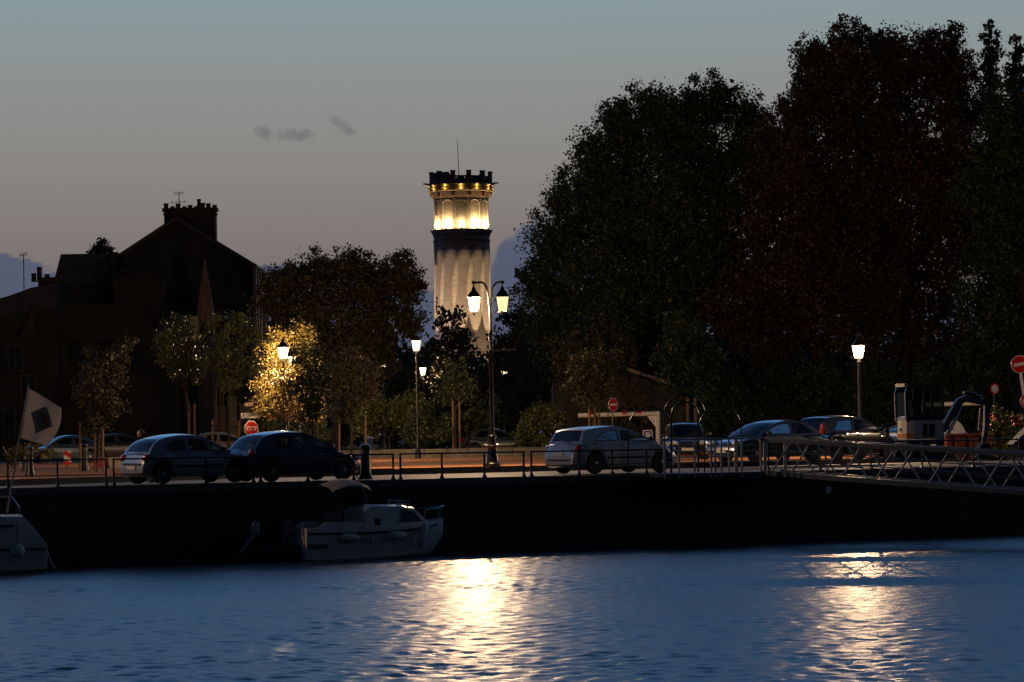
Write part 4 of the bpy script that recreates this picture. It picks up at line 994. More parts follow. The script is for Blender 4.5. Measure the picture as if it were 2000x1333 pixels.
    MB().box((L/2+.004, 0, .42), (.03, .50, .11)).build('front_plate', M_PLATE, t)
    MB().box((xt-.004, 0, P.get('bump', .46)), (.03, Wd*.62, .05)).build('bumper_strip', M_DARK, t)
    MB().tube([(xt+zt[3]+.02, -.35, zb0+.03), (xt+zt[3]-.0, -.05, zb0+.05), (xt+zt[3]+.02, .02, zb0+.02)], .012, 5).build('rear_wiper', M_DARK, t)
    # interior
    for sg in (-1, 1):
        x0 = P['seat']; s_ = MB().box((x0, sg*.36, .78), (.16, .46, .62), m=Matrix.Rotation(R(-14), 3, 'Y'), taper=.8).build('front_seat', M_SEAT, t)
        MB().box((x0-.12, sg*.36, 1.16), (.09, .25, .19), taper=.8).tube([(x0-.1, sg*.36-.05, 1.0), (x0-.12, sg*.36-.05, 1.1)], .01, 5).build('headrest', M_SEAT, s_)
    s_ = MB().box((x0-.88, 0, .74), (.16, 1.2, .5), m=Matrix.Rotation(R(-14), 3, 'Y')).build('rear_seat', M_SEAT, t)
    MB().tube([(x0+.62+.0*k, .36+.17*math.cos(k*.524), .98+.17*math.sin(k*.524)) for k in range(13)], .016, 6, False).build('steering_wheel', M_DARK, t)
    MB().box((P['mir']+.10, 0, zb0-.12), (.4, Wd*.8, .2)).build('dashboard', M_DARK, t)
    return t
KA = dict(L=3.62, W=1.63, H=1.39, deck=[(-1.81, .40), (-1.80, .52), (-1.77, .62), (-1.70, .80), (-1.60, .88), (.70, .90), (1.1, .84), (1.45, .74), (1.68, .60), (1.78, .50), (1.81, .40)],
          roof=[(-1.66, .84), (-1.44, 1.13), (-1.18, 1.28), (-.75, 1.37), (-.25, 1.39), (.18, 1.33), (.58, 1.15), (1.0, .87)], glass=(-1.24, .22), belt=.9,
          wins=[[(-1.12, .95), (-.44, .95), (-.44, 1.26), (-.72, 1.25), (-1.0, 1.14)], [(-.32, .95), (.80, .95), (.44, 1.14), (.10, 1.25), (-.32, 1.28)]],
          ax=(-1.22, 1.18), tail=(.74, .10, .12, .12, .80), head=(.62, -.18), mir=.72, hand=(-.22,), door=(-.38, .82), plate=.48, bump=.58, seat=-.25, tum=.36)
P206 = dict(L=3.83, W=1.65, H=1.43, deck=[(-1.915, .40), (-1.905, .56), (-1.88, .80), (-1.80, .90), (.72, .91), (1.2, .83), (1.6, .71), (1.84, .56), (1.915, .42)],
            roof=[(-1.80, .88), (-1.58, 1.12), (-1.34, 1.32), (-.9, 1.41), (-.35, 1.43), (.10, 1.37), (.55, 1.17), (1.06, .88)], glass=(-1.30, .14), belt=.92,
            wins=[[(-1.22, .98), (-.50, .97), (-.46, 1.33), (-.95, 1.30)], [(-.38, .97), (.88, .96), (.48, 1.16), (.06, 1.29), (-.34, 1.34)]],
            ax=(-1.20, 1.24), tail=(.84, .09, .13, .10, .82), head=(.66, -.2), mir=.78, hand=(-.3, -1.1), door=(-.42, .80, -1.2), plate=.78, bump=.48, seat=-.2)
MEG = dict(L=4.20, W=1.78, H=1.46, deck=[(-2.10, .40), (-2.09, .60), (-2.03, .78), (-1.93, .92), (-1.80, .98), (.68, .98), (1.3, .90), (1.8, .74), (2.04, .56), (2.10, .42)],
           roof=[(-1.84, .95), (-1.74, 1.16), (-1.62, 1.33), (-1.35, 1.41), (-.50, 1.47), (.00, 1.42), (.58, 1.22), (1.22, .95)], glass=(-1.60, .06), belt=.98,
           wins=[[(-1.30, 1.03), (-.36, 1.03), (-.34, 1.36), (-.62, 1.35), (-.98, 1.24), (-1.20, 1.12)], [(-.24, 1.03), (1.0, 1.03), (.55, 1.20), (.06, 1.33), (-.20, 1.36)]],
           ax=(-1.30, 1.33), rw=.32, tail=(.80, .14, .11, .22, .84), head=(.72, -.24), mir=.85, hand=(-.2, -1.0), door=(-.26, .95), plate=.62, bump=.44, seat=-.1)
SAL = dict(L=4.45, W=1.75, H=1.43, deck=[(-2.22, .42), (-2.20, .70), (-2.10, .90), (-1.6, .95), (.75, .93), (1.5, .84), (2.0, .70), (2.18, .55), (2.22, .42)],
           roof=[(-1.75, .92), (-1.45, 1.15), (-1.05, 1.36), (-.5, 1.43), (.0, 1.42), (.4, 1.33), (.8, 1.14), (1.22, .90)], glass=(-1.08, .36), belt=.94,
           wins=[[(-1.35, 1.0), (-.42, .99), (-.40, 1.34), (-.85, 1.31)], [(-.30, .99), (.98, .98), (.62, 1.15), (.22, 1.31), (-.27, 1.34)]],
           ax=(-1.30, 1.36), rw=.31, tail=(.78, .09, .11, .06, .82), head=(.68, -.2), mir=.85, hand=(-.2, -1.1), door=(-.36, .92, -1.3), plate=.7, bump=.48, seat=-.05)
TALL = dict(L=3.75, W=1.68, H=1.56, deck=[(-1.87, .42), (-1.865, .70), (-1.82, .95), (-1.76, 1.02), (.80, 1.0), (1.3, .90), (1.66, .74), (1.84, .58), (1.87, .44)],
            roof=[(-1.80, 1.0), (-1.70, 1.25), (-1.58, 1.48), (-1.2, 1.55), (-.5, 1.57), (.1, 1.50), (.6, 1.28), (1.08, 1.0)], glass=(-1.60, .14), belt=1.0,
            wins=[[(-1.30, 1.06), (-.42, 1.05), (-.40, 1.45), (-1.0, 1.42)], [(-.30, 1.05), (.92, 1.05), (.55, 1.24), (.10, 1.42), (-.26, 1.46)]],
            ax=(-1.15, 1.22), rw=.30, tail=(1.10, .08, .24, .10, .86), head=(.74, -.22), mir=.82, hand=(-.2, -1.05), door=(-.36, .9, -1.2), plate=.78, bump=.48, seat=-.15, mirp=1)
def qc(px, d): return Q(SP(px, d), d)
car('parked_car', 'small silver rounded hatchback parked on the quay at the left', qc(364, 1.55), QA+R(9), KA, paint('silver', (.20, .20, .22)))
car('parked_car', 'dark blue hatchback parked on the quay under the stop sign', qc(572, 1.6), QA+R(9), P206, paint('dark_blue', (.010, .014, .035)))
car('parked_car', 'white hatchback with a bulging tail parked left of the gangway landing', qc(1193, 3.4), QA+R(10), MEG, paint('white', (.34, .335, .35), .3, .2))
def yc(px, Y, z=ZS): p = W(px, 850, Y); return Vector((p.x, Y, z))
car('parked_car', 'dark estate saloon parked nose-left behind the gangway', yc(1503, 107), QA+math.pi+R(10), SAL, paint('navy', (.012, .018, .040)))
car('parked_car', 'black upright hatchback with tall tail lamps left of the excavator', yc(1655, 111), QA+R(8), TALL, paint('black', (.012, .011, .010), .2, .2))
car('parked_car', 'pale silver car half hidden behind the excavator', yc(1790, 126), QA+math.pi, MEG, paint('pale_silver', (.36, .37, .38)))
car('parked_car', 'dark car seen end-on through the arched gate', yc(1338, 121), R(-90), P206, paint('charcoal', (.02, .02, .022)))
car('parked_car', 'dark car showing only its roof above the low wall', yc(972, 163), R(0), P206, paint('dark_grey_blue', (.02, .024, .032)))
car('parked_car', 'small blue car behind the striped warning panel at left', yc(122, 158), R(205), KA, paint('blue', (.012, .03, .07)))
car('parked_car', 'dark car behind the white roadwork barrier at left', yc(236, 160), R(15), SAL, paint('ink', (.006, .007, .012)))
car('parked_car', 'dark car beyond the stop sign post', yc(440, 158), R(10), P206, paint('grey', (.05, .05, .055)))

# ================================================================== EXCAVATOR
EY = 103.0; b = W(1797, 850, EY); ex = thing('mini_excavator', 'white mini excavator with a tall glazed cab and bent arm behind the gangway', 'excavator', (b.x, EY, ZS), R(14))
M_EXW = mat('excavator_white', (.50, .48, .46), .3, 0, .1, 4, coat=.5); M_EXA = mat('excavator_arm_grey', (.10, .10, .12), .45, 0, .2, 4); M_EXB = mat('excavator_navy', (.015, .02, .05), .35, 0, .2, 4, coat=.4)
for sg in (-1, 1):
    pr = [(-.75, .12), (-.62, .0), (.62, .0), (.75, .12), (.75, .28), (.62, .40), (-.62, .40), (-.75, .28)]
    tk = MB().prism(pr, .28, (0, sg*.5-.14, 0)).build('track', M_DARK, ex)
    for k in range(11): MB().box((-.6+k*.12, sg*.5, .41), (.04, .29, .03)).build('track_pad', M_DARK, tk)
    for k in range(3): MB().lathe([(.10, -.15), (.10, .15)], (0, 0, 0), 10).build('roller', M_EXB, tk, loc=(-.4+k*.4, sg*.5, .16)).rotation_euler = (math.pi/2, 0, 0)
MB().box((0, 0, .36), (.9, .75, .2)).lathe([(.35, .42), (.35, .56)], n=16).build('undercarriage', M_EXB, ex)
plan = [(.62, -.55), (.72, -.2), (.72, .3), (.6, .58), (-.45, .58), (-.66, .42), (-.76, .12), (-.76, -.2), (-.66, -.45), (-.45, -.58)]
MB().flat(plan, .72, .16).build('turntable_skirt', M_EXB, ex)
hs = MB().flat([(x*.98, y*.98) for x, y in plan], 1.36, .63).build('engine_cover', M_EXW, ex)
MB().flat([(x*1.003, y*1.003) for x, y in plan if x < -.4], .93, .14).build('orange_band', mat('reflective_orange', (.55, .16, .03), .3, 0, .3, 9), hs)
MB().box((-.05, -.585, 1.02), (.16, .012, .44)).box((.2, -.585, 1.02), (.18, .012, .42)).build('side_vent', M_BLACK, hs)
MB().box((-.765, -.12, 1.06), (.012, .16, .10), R(-18)).build('yellow_label', mat('label_yellow', (.6, .5, .03), .5), hs)
cx = [(-.66, 1.36), (.60, 1.36), (.66, 1.55), (.60, 2.48), (-.60, 2.48), (-.68, 2.3)]
for sg in (-1, 1):
    y = sg*.47
    for p, q in zip(cx, cx[1:]+cx[:1]): MB().bar((p[0], y, p[1]), (q[0], y, q[1]), .07).build('cab_frame', M_EXB, ex)
    MB().bar((-.02, y, 1.36), (-.02, y, 2.48), .08).build('cab_frame', M_EXB, ex)
    MB().bar((.30, y, 1.5), (.30, y, 2.3), .03).build('door_frame', M_EXB, ex)
    MB().prism(cx, .01, (0, y-.005, 0)).build('cab_glass', M_CARGL, ex)
MB().box((-.02, 0, 1.42), (1.3, .96, .12)).build('cab_floor', M_EXB, ex)
MB().flat([(.68, -.5), (.68, .5), (-.62, .5), (-.70, .42), (-.70, -.42), (-.62, -.5)], 2.60, .11).build('cab_roof', M_EXB, ex)
MB().add([(-.66, -.45, 1.4), (-.66, .45, 1.4), (-.68, .45, 2.3), (-.68, -.45, 2.3)], [(0, 1, 2, 3)]).build('rear_glass', M_CARGL, ex); MB().add([(.63, -.45, 1.45), (.63, .45, 1.45), (.62, .45, 2.45), (.62, -.45, 2.45)], [(0, 1, 2, 3)]).build('front_glass', M_CARGL, ex)
MB().box((-.25, 0, 1.72), (.14, .44, .62), m=Matrix.Rotation(R(-10), 3, 'Y')).box((-.05, 0, 1.52), (.45, .44, .14)).build('operator_seat', M_SEAT, ex)
MB().bar((.66, -.3, 2.5), (.92, -.3, 2.2), .03, .05).build('work_light_arm', M_CHROME, ex)
bm_ = MB()
bp_ = [(.78, 1.0), (1.05, 1.45), (1.40, 1.98), (1.62, 2.08), (2.35, 1.92)]; 
def arm_prism(pts, w0, y, th, name, m):
    up, dn = [], []
    for i, p in enumerate(pts):
        a = Vector(pts[max(i-1, 0)]); c = Vector(pts[min(i+1, len(pts)-1)]); t_ = (c-a).normalized(); n_ = Vector((-t_.y, t_.x)); w = w0[i]/2
        up.append((p[0]+n_.x*w, p[1]+n_.y*w)); dn.append((p[0]-n_.x*w, p[1]-n_.y*w))
    return MB().prism(dn+up[::-1], th, (0, y-th/2, 0)).build(name, m, ex)
arm_prism(bp_, (.19, .21, .25, .23, .17), -.05, .20, 'boom', M_EXA)
arm_prism([(2.22, 2.06), (2.40, 1.85), (2.36, 1.2), (2.24, .55)], (.12, .21, .16, .11), -.05, .15, 'dipper_arm', M_EXA)
MB().tube([(.95, -.05, .85), (1.28, -.05, 1.42)], .06, 8).tube([(1.28, -.05, 1.42), (1.5, -.05, 1.8)], .03, 8).build('boom_ram', M_CHROME, ex, 40)
MB().tube([(1.55, -.05, 2.28), (2.0, -.05, 2.22)], .055, 8).tube([(2.0, -.05, 2.22), (2.25, -.05, 2.10)], .028, 8).build('arm_ram', M_EXB, ex, 40)
MB().tube([(2.17, -.05, 1.75), (2.10, -.05, 1.0)], .05, 8).build('bucket_ram', mat('ram_cream', (.5, .42, .34), .4), ex, 40)
MB().prism([(2.12, .55), (2.34, .58), (2.46, .35), (2.40, .10), (2.15, .02), (1.88, .12), (2.02, .22), (2.05, .42)], .5, (0, -.30, 0)).build('bucket', M_DARK, ex)
MB().box((.72, 0, .75), (.16, .3, .5)).build('swing_post', M_EXB, ex); MB().box((1.0, 0, .22), (.06, 1.2, .34)).build('dozer_blade', mat('blade_orange', (.30, .07, .02), .6), ex)
# orange skip behind the arm
b = W(1893, 850, 110); t = thing('orange_skip', 'rusty orange container behind the excavator arm', 'skip', (b.x, 110, ZS), R(12)); M_SK = mat('skip_orange', (.30, .06, .02), .6, 0, .3, 4)
MB().prism([(-.75, .0), (.75, 0), (.9, .85), (-.9, .85)], 1.2).build('tub', M_SK, t)
MB().box((0, -.03, .85), (1.85, .08, .08)).build('rim', M_SK, t)
for x in (-.5, 0, .5): MB().box((x, -.03, .42), (.07, .06, .8)).build('rib', M_SK, t)
b = W(1992, 850, 105); t = thing('dark_awning', 'dark wedge-shaped trailer cover at the right edge under the signs', 'trailer', (b.x, 105, ZS))
p0 = (W(1978, 858, 105).x-b.x); MB().prism([(p0, .50), (1.6, .50), (1.6, 1.6), (.55, 1.25)], 1.4).build('cover', mat('black_tarpaulin', (.012, .013, .014), .7), t)
MB().prism([(p0+.3, .28), (1.6, .28), (1.6, .5), (p0+.1, .5)], 1.3, (0, .05, -.004)).build('bed', M_DARK, t); MB().lathe([(.28, -.1), (.28, .1)], n=16).build('wheel', M_DARK, t, loc=(.7, -.02, .28)).rotation_euler = (math.pi/2, 0, 0)

# ================================================================== BOATS
def hull(st, name, m, parent):
    rows = []
    for x, hb, zk, hc, zc_, zs1 in st:
        half = [(0, zk), (hc*.6, zk+(zc_-zk)*.5), (hc, zc_), (hc+(hb-hc)*.6, zc_+(zs1-zc_)*.5), (hb, zs1-.06), (hb*.985, zs1), (hb*.80, zs1+.01), (0, zs1+.03)]
        rows.append([(x, y, z) for y, z in half]+[(x, -y, z) for y, z in half[1:-1][::-1]])
    n = len(rows[0]); vs = [p for r_ in rows for p in r_]; fs = []
    for i in range(len(rows)-1):
        for k in range(n): a, b = i*n+k, i*n+(k+1) % n; fs.append((a, b, b+n, a+n))
    fs += [tuple(range(n))[::-1], tuple(range(len(vs)-n, len(vs)))]
    return MB().add(vs, fs).build(name, m, parent, 35)
M_GEL = mat('white_gelcoat', (.66, .60, .54), .35, 0, .12, 3, coat=.3); M_NAV = mat('dark_rubbing_strake', (.02, .02, .025), .5); M_TEAL = mat('teal_stripe', (.02, .12, .10), .4)
M_CANV = mat('cream_canvas', (.42, .33, .28), .9, 0, .15, 6); M_FEND = mat('fender_white', (.55, .54, .52), .5)
bq = Q(SP(712, -1.45), -1.45, 0); bt = thing('cabin_boat', 'small white cabin motorboat with a canvas top moored against the quay wall', 'boat', bq, QA)
hull([(-2.2, .88, -.25, .80, -.02, .88), (-1.4, .96, -.28, .86, -.02, .86), (-.2, .98, -.28, .86, 0, .86), (.8, .92, -.26, .74, .04, .90), (1.6, .66, -.16, .46, .14, .95), (2.1, .32, .10, .18, .34, 1.0), (2.42, .05, .55, .03, .68, 1.04)], 'hull', M_GEL, bt)
for sg in (-1, 1):
    pts = [(-2.2, sg*.895, .74), (-1.4, sg*.975, .72), (-.2, sg*.995, .72), (.8, sg*.93, .76), (1.6, sg*.68, .82), (2.1, sg*.345, .88)]
    MB().tube(catmull(pts, 4), .028, 6).build('rubbing_strake', M_NAV, bt, 40)
    MB().box((-1.85, sg*.885, .38), (.6, .03, .12)).build('teal_stripe', M_TEAL, bt)
text('215', .24, M_BLACK, bt, (-.42, -.958, .50), name='hull_number', ext=.006)
cab = MB()
def coach(pts, hw0, hw1):
    """cabin loft: list of (x, z_bottom, z_top)"""
    v, f = [], []
    for x, z0_, z1_, s_ in pts:
        a, b = hw0*s_, hw1*s_; v += [(x, -a, z0_), (x, -b, z1_-.05), (x, -b*.8, z1_), (x, b*.8, z1_), (x, b, z1_-.05), (x, a, z0_)]
    for i in range(len(pts)-1):
        for k in range(5): f.append((i*6+k, i*6+k+1, i*6+k+7, i*6+k+6))
    f += [tuple(range(6))[::-1], tuple(range(len(v)-6, len(v)))]
    return v, f
v, f = coach([(-.35, .84, 1.38, 1), (-.12, .84, 1.50, 1), (.75, .84, 1.48, 1), (1.25, .86, 1.40, .92), (1.72, .92, 1.02, .72)], .80, .70); MB().add(v, f).build('cabin', M_GEL, bt, 40)
for sg in (-1, 1):
    MB().add([(.68, sg*.80, .98), (1.45, sg*.71, 1.0), (1.20, sg*.69, 1.28), (.80, sg*.735, 1.36)], [(0, 1, 2, 3)]).build('cabin_window', M_GLASSD, bt)
    MB().box((.02, sg*.775, 1.02), (.17, .03, .2)).build('porthole', M_GLASSD, bt)
    MB().prism([(-1.9, .86), (-.4, .86), (-.4, 1.02), (-1.6, 1.04)], .06, (0, sg*.82-.03, .012)).build('coaming', M_GEL, bt)
MB().box((-1.1, 0, 1.10), (.5, .5, .4)).build('helm_seat', mat('seat_vinyl', (.12, .10, .08), .6), bt)
ws = MB().add([(-.30, -.62, 1.44), (-.30, .62, 1.44), (-.52, .55, 1.84), (-.52, -.55, 1.84)], [(0, 1, 2, 3)]).build('windscreen', M_CARGL, bt)
cv = MB(); cpts = []
for i in range(9):
    x = -1.35+i*.15; z = 1.98+.20*math.sin(math.pi*(i+.6)/9.6)
    cpts.append([(x, -.76, z-.12), (x, -.5, z), (x, 0, z+.07), (x, .5, z), (x, .76, z-.12)])
for a, b in zip(cpts[:-1], cpts[1:]):
    for k in range(4): cv.add([a[k], a[k+1], b[k+1], b[k]], [(0, 1, 2, 3)]); cv.add([Vector(p)-Vector((0, 0, .02)) for p in (a[k], a[k+1], b[k+1], b[k])], [(3, 2, 1, 0)])
cv.build('canvas_top', M_CANV, bt, 60)
for sg in (-1, 1):
    for xa, xb in ((-1.3, -1.05), (-.18, -.75)): MB().tube([(xa, sg*.75, 1.86 if xa < -1 else 1.86), (xb, sg*.80, .92)], .014, 6).build('canopy_strut', M_GALV, bt)
MB().tube([(.15, .1, 1.5), (-.28, .1, 2.45), (-.42, .1, 2.75)], [.02, .014, .006], 6).build('whip_aerial', M_GALV, bt)
MB().tube([(.85, -.3, 1.50), (.88, -.3, 1.60), (1.22, -.3, 1.56), (1.25, -.3, 1.44)], .018, 6).tube([(.85, .3, 1.50), (.88, .3, 1.60), (1.22, .3, 1.56), (1.25, .3, 1.44)], .018, 6).build('grab_rail', M_CHROME, bt, 40)
MB().box((1.0, 0, 1.47), (.5, .5, .05)).build('hatch', M_GEL, bt)
bp2 = [(1.55, -.62, .98), (1.62, -.60, 1.30), (2.1, -.36, 1.36), (2.48, 0, 1.42), (2.1, .36, 1.36), (1.62, .60, 1.30), (1.55, .62, .98)]
MB().tube(catmull(bp2, 4), .014, 6).tube([(2.1, -.33, 1.02), (2.12, -.36, 1.36)], .012, 6).tube([(2.3, 0, 1.05), (2.42, 0, 1.42)], .012, 6).build('bow_rail', M_CHROME, bt, 40)
om = thing('x', 'x', 'x'); bpy.data.objects.remove(om)
MB().box((-2.42, 0, .95), (.34, .34, .42), taper=.75).box((-2.40, 0, .45), (.14, .16, .7)).box((-2.42, 0, .05), (.36, .06, .16)).build('outboard_motor', mat('outboard_grey', (.09, .09, .10), .4), bt)
def fender(p, ln, r, label, horiz=False, parent_rz=QA, hang=.25):
    t = thing('fender', label, 'fender', p, parent_rz, 'boat fenders')
    pr = [(.02, -ln/2-.04), (r*.6, -ln/2), (r, -ln/2+r*.6), (r, ln/2-r*.6), (r*.6, ln/2), (.03, ln/2+.05)]
    o = MB().lathe(pr, n=14).build('body', M_FEND, t, 40)
    if horiz: o.rotation_euler = (0, math.pi/2, 0)
    else: o.rotation_euler = (0, R(14), 0)
    MB().tube([(0, .02, ln/2 if not horiz else r), (0, .05, (ln/2 if not horiz else r)+hang)], .008, 5).build('rope', M_DARK, t)
def bl(x, y, z): p = Matrix.Rotation(QA, 3, 'Z') @ Vector((x, y, z)); return bq+p
fender(bl(1.35, -.93, .60), .62, .12, 'long white fender hanging slanted at the bow of the cabin boat', hang=.05)
fender(bl(-1.0, -1.10, .60), .5, .12, 'white fender lying along the stern side of the cabin boat', True, hang=.1)
fender(bl(.45, -1.09, .62), .5, .12, 'white fender lying along the middle of the cabin boat', True, hang=.1)
# dark dinghy behind the cabin boat
dq = Q(SP(560, -1.3), -1.3, 0); dg_ = thing('dinghy', 'small black inflatable dinghy with a tilted outboard behind the cabin boat', 'dinghy', dq, QA)
for sg in (-1, 1): MB().tube(catmull([(-1.0, sg*.45, .22), (.2, sg*.48, .22), (.8, sg*.30, .30), (1.05, 0, .38)], 4), .20, 10).build('side_tube', M_DARK, dg_, 60)
MB().box((-.1, 0, .08), (1.7, .7, .06)).build('floor', M_DARK, dg_); MB().box((-.92, 0, .32), (.06, .75, .45)).build('transom', M_DARK, dg_); MB().box((-.1, 0, .38), (.22, .9, .05)).build('thwart', M_DARK, dg_)
MB().ball((-1.0, 0, .86), (.16, .15, .24), 10, 8).tube([(-1.05, 0, .7), (-1.35, 0, .35), (-1.5, 0, .2)], [.07, .05, .04], 8).build('outboard_motor', mat('outboard_pale', (.30, .28, .26), .4), dg_, 50)
# white boat at the left edge: only its stern is in view
lo = W(88, 1108, 82.5); lo.z = 0
lb = thing('white_yacht', 'white boat with a sloping stern at the lower left edge', 'boat', lo, R(12))
hull([(-7.5, .05, .5, .03, .7, 1.75), (-6.2, .75, -.1, .45, .2, 1.62), (-4, 1.25, -.25, 1.05, .05, 1.52), (-2, 1.32, -.28, 1.18, .02, 1.48), (-.62, 1.25, -.2, 1.12, .03, 1.46), (-.40, 1.22, -.18, 1.1, .04, 1.22), (-.02, 1.15, -.10, 1.02, .05, .72), (.0, 1.1, .0, 1.0, .1, .66)], 'hull', M_GEL, lb)
MB().tube(catmull([(-4, -1.28, .62), (-2, -1.345, .60), (-.6, -1.27, .60), (-.03, -1.165, .60)], 4), .022, 6).build('rubbing_strake', M_NAV, lb)
MB().box((-1.25, -1.33, 1.22), (.75, .02, .07)).build('blue_stripe', M_SIGNB, lb)
for x in (-.7, -1.3):
    for y in (-1.0, .9): MB().tube([(x, y, 1.46), (x, y, 2.0 if x < -1 else 1.7)], .014, 6).build('stanchion', M_CHROME, lb)
MB().tube([(-.7, -1.0, 1.7), (-.9, -1.0, 1.98), (-1.3, -1.0, 2.0), (-2.2, -1.0, 2.0)], .014, 6).build('push_pit_rail', M_CHROME, lb, 40)
MB().box((-2.6, 0, 1.75), (2.0, 1.5, .55), taper=.85).build('coach_roof', M_GEL, lb)
MB().tube([(.0, -.9, .55), (.12, -.95, .2), (.25, -1.0, .0)], .015, 6).build('mooring_rope', M_FEND, lb)
f0 = W(34, 1076, 80.9)
t = thing('ball_fender', 'round white ball fender on the side of the boat at lower left', 'fender', f0, 0, 'boat fenders'); MB().ball((0, 0, 0), .20, 16, 12).build('body', M_FEND, t, 60); MB().tube([(0, 0, .18), (0, .1, .75)], .012, 5).build('rope', M_DARK, t)
# flag
FY = 82.3; pb, pt = W(14, 1002, FY), W(56, 752, FY)
fl = thing('boat_flag', 'white flag with a blue diamond emblem on a leaning pole at the left', 'flag', pb)
MB().tube([(0, 0, 0), pt-pb], [.026, .014], 8).build('pole', mat('flagpole_white', (.35, .32, .32), .4), fl, 40)
def fp(u, v, off=0.0):
    e = [(55, 758), (121, 797), (92, 871), (41, 856)]
    x = (1-u)*(1-v)*e[0][0]+u*(1-v)*e[1][0]+u*v*e[2][0]+(1-u)*v*e[3][0]+10*u*math.sin(math.pi*v); y = (1-u)*(1-v)*e[0][1]+u*(1-v)*e[1][1]+u*v*e[2][1]+(1-u)*v*e[3][1]
    q = W(x, y, FY)-pb; q.y += .10*math.sin(u*5.5+v*1.5)*u-.02+off; return q
fm = MB(); nu, nv = 18, 14
fm.add([fp(i/nu, j/nv) for j in range(nv+1) for i in range(nu+1)], [(j*(nu+1)+i, j*(nu+1)+i+1, (j+1)*(nu+1)+i+1, (j+1)*(nu+1)+i) for j in range(nv) for i in range(nu)])
def cloth_mat(name, c):
    m = mat(name, c, .9, 0, .08, 8); nd = m.node_tree.nodes; lk = m.node_tree.links
    tl = nd.new('ShaderNodeBsdfTranslucent'); tl.inputs[0].default_value = (*[min(1, q*1.3) for q in c], 1); x = nd.new('ShaderNodeMixShader'); x.inputs[0].default_value = .32
    lk.new(nd['Principled BSDF'].outputs[0], x.inputs[1]); lk.new(tl.outputs[0], x.inputs[2]); lk.new(x.outputs[0], nd['Material Output'].inputs[0]); return m
cl = fm.build('cloth', cloth_mat('flag_cloth', (.30, .25, .215)), fl, 60)
def patch(cu, cv_, ru, rv, rot, off, m, name, inner=0.0, n=24, square=False):
    mb = MB(); vs = []
    for k in range(n):
        a = 2*math.pi*k/n+rot
        r_ = 1/(abs(math.cos(2*math.pi*k/n))+abs(math.sin(2*math.pi*k/n))) if square else 1
        for s_ in (inner, .5*(1+inner), 1): vs.append(fp(cu+ru*r_*s_*math.cos(a), cv_+rv*r_*s_*math.sin(a), off))
    fs = []
    for k in range(n):
        a, b = k*3, ((k+1) % n)*3
        for j in (0, 1): fs.append((a+j, b+j, b+j+1, a+j+1))
    mb.add(vs, fs).build(name, m, cl, 60)
patch(.50, .50, .34, .33, .15, -.006, cloth_mat('flag_blue', (.19, .19, .22)), 'diamond', 0.0, 24, True)
patch(.54, .50, .17, .16, 0, -.012, cloth_mat('flag_gold', (.45, .26, .06)), 'gold_ring', .62)
patch(.56, .50, .085, .08, 0, -.014, cloth_mat('flag_rust', (.3, .15, .1)), 'centre_dot', 0.0)

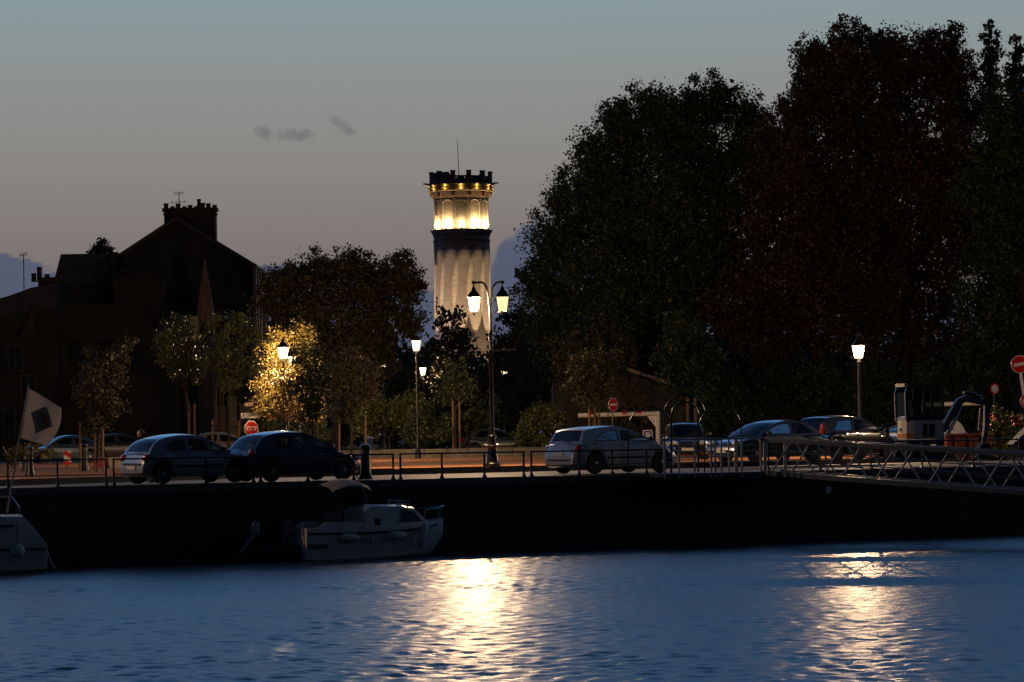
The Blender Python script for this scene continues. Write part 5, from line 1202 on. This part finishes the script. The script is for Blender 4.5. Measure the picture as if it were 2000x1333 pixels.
# ================================================================== PERSON behind the silver hatchback
pp = Q(SP(297, 3.4), 3.4); pe = thing('person', 'person in dark clothes stooping behind the small silver hatchback', 'person', pp, 0)
def bodymesh(name, V, E, Rr, m, parent, sub=2, root=0):
    me = bpy.data.meshes.new(name); me.from_pydata(V, E, []); me.materials.append(m)
    o = link(name, me, parent); sk = o.modifiers.new('skin', 'SKIN'); sk.use_smooth_shade = True
    for i, r_ in enumerate(Rr): me.skin_vertices[0].data[i].radius = (r_, r_) if not isinstance(r_, tuple) else r_
    me.skin_vertices[0].data[root].use_root = True
    ss = o.modifiers.new('sub', 'SUBSURF'); ss.levels = sub; ss.render_levels = sub; return o
V = [(0.05, 0, .88), (-.02, 0, 1.05), (-.12, 0, 1.22), (-.17, 0, 1.33), (-.24, 0, 1.385), (-.30, 0, 1.43),
     (.06, -.10, .80), (.0, -.11, .46), (.08, -.12, .08), (-.10, -.13, .04), (.06, .10, .80), (.02, .11, .46), (.12, .12, .08), (-.06, .13, .04),
     (-.16, -.19, 1.27), (-.22, -.22, 1.0), (-.42, -.18, .90), (-.49, -.17, .88), (-.16, .19, 1.27), (-.24, .22, 1.0), (-.44, .16, .92), (-.51, .15, .90)]
E = [(0, 1), (1, 2), (2, 3), (3, 4), (4, 5), (0, 6), (6, 7), (7, 8), (8, 9), (0, 10), (10, 11), (11, 12), (12, 13), (2, 14), (14, 15), (15, 16), (16, 17), (2, 18), (18, 19), (19, 20), (20, 21)]
Rr = [.15, .145, .16, .085, .065, .055, .09, .065, .05, .045, .09, .065, .05, .045, .07, .05, .04, .035, .07, .05, .04, .035]
bd = bodymesh('body', V, E, Rr, mat('dark_jacket', (.02, .018, .018), .85, 0, .3, 12), pe)
M_SKIN = mat('skin', (.42, .24, .16), .5, 0, .1, 12)
hd = MB().ball((-.335, 0, 1.455), (.098, .078, .118), 16, 12).ball((-.43, 0, 1.44), (.022, .016, .022), 8, 6).ball((-.335, -.08, 1.455), (.018, .012, .03), 8, 6).ball((-.335, .08, 1.455), (.018, .012, .03), 8, 6).ball((-.40, 0, 1.365), (.035, .03, .025), 8, 6)
for sg in (-1, 1): hd.ball((-.415, sg*.03, 1.475), (.012, .012, .01), 6, 4)
hd = hd.build('head', M_SKIN, pe, 60)
MB().ball((-.318, 0, 1.485), (.098, .084, .100), 16, 10).build('hair', mat('grey_hair', (.10, .085, .075), .7, 0, .3, 30), hd, 60)
for y, x, z in ((-.17, -.52, .87), (.15, -.54, .89)):
    hm = MB().ball((x, y, z), (.045, .038, .02), 10, 6)
    for k in range(4): hm.tube([(x-.035, y-.028+k*.019, z), (x-.075, y-.030+k*.020, z-.012), (x-.095+.008*abs(k-1.3), y-.030+k*.020, z-.035)], [.009, .0085, .007], 6)
    hm.tube([(x-.005, y+.035, z), (x-.035, y+.055, z-.01), (x-.06, y+.05, z-.025)], [.010, .009, .007], 6)
    hm.build('hand', M_SKIN, pe, 60)
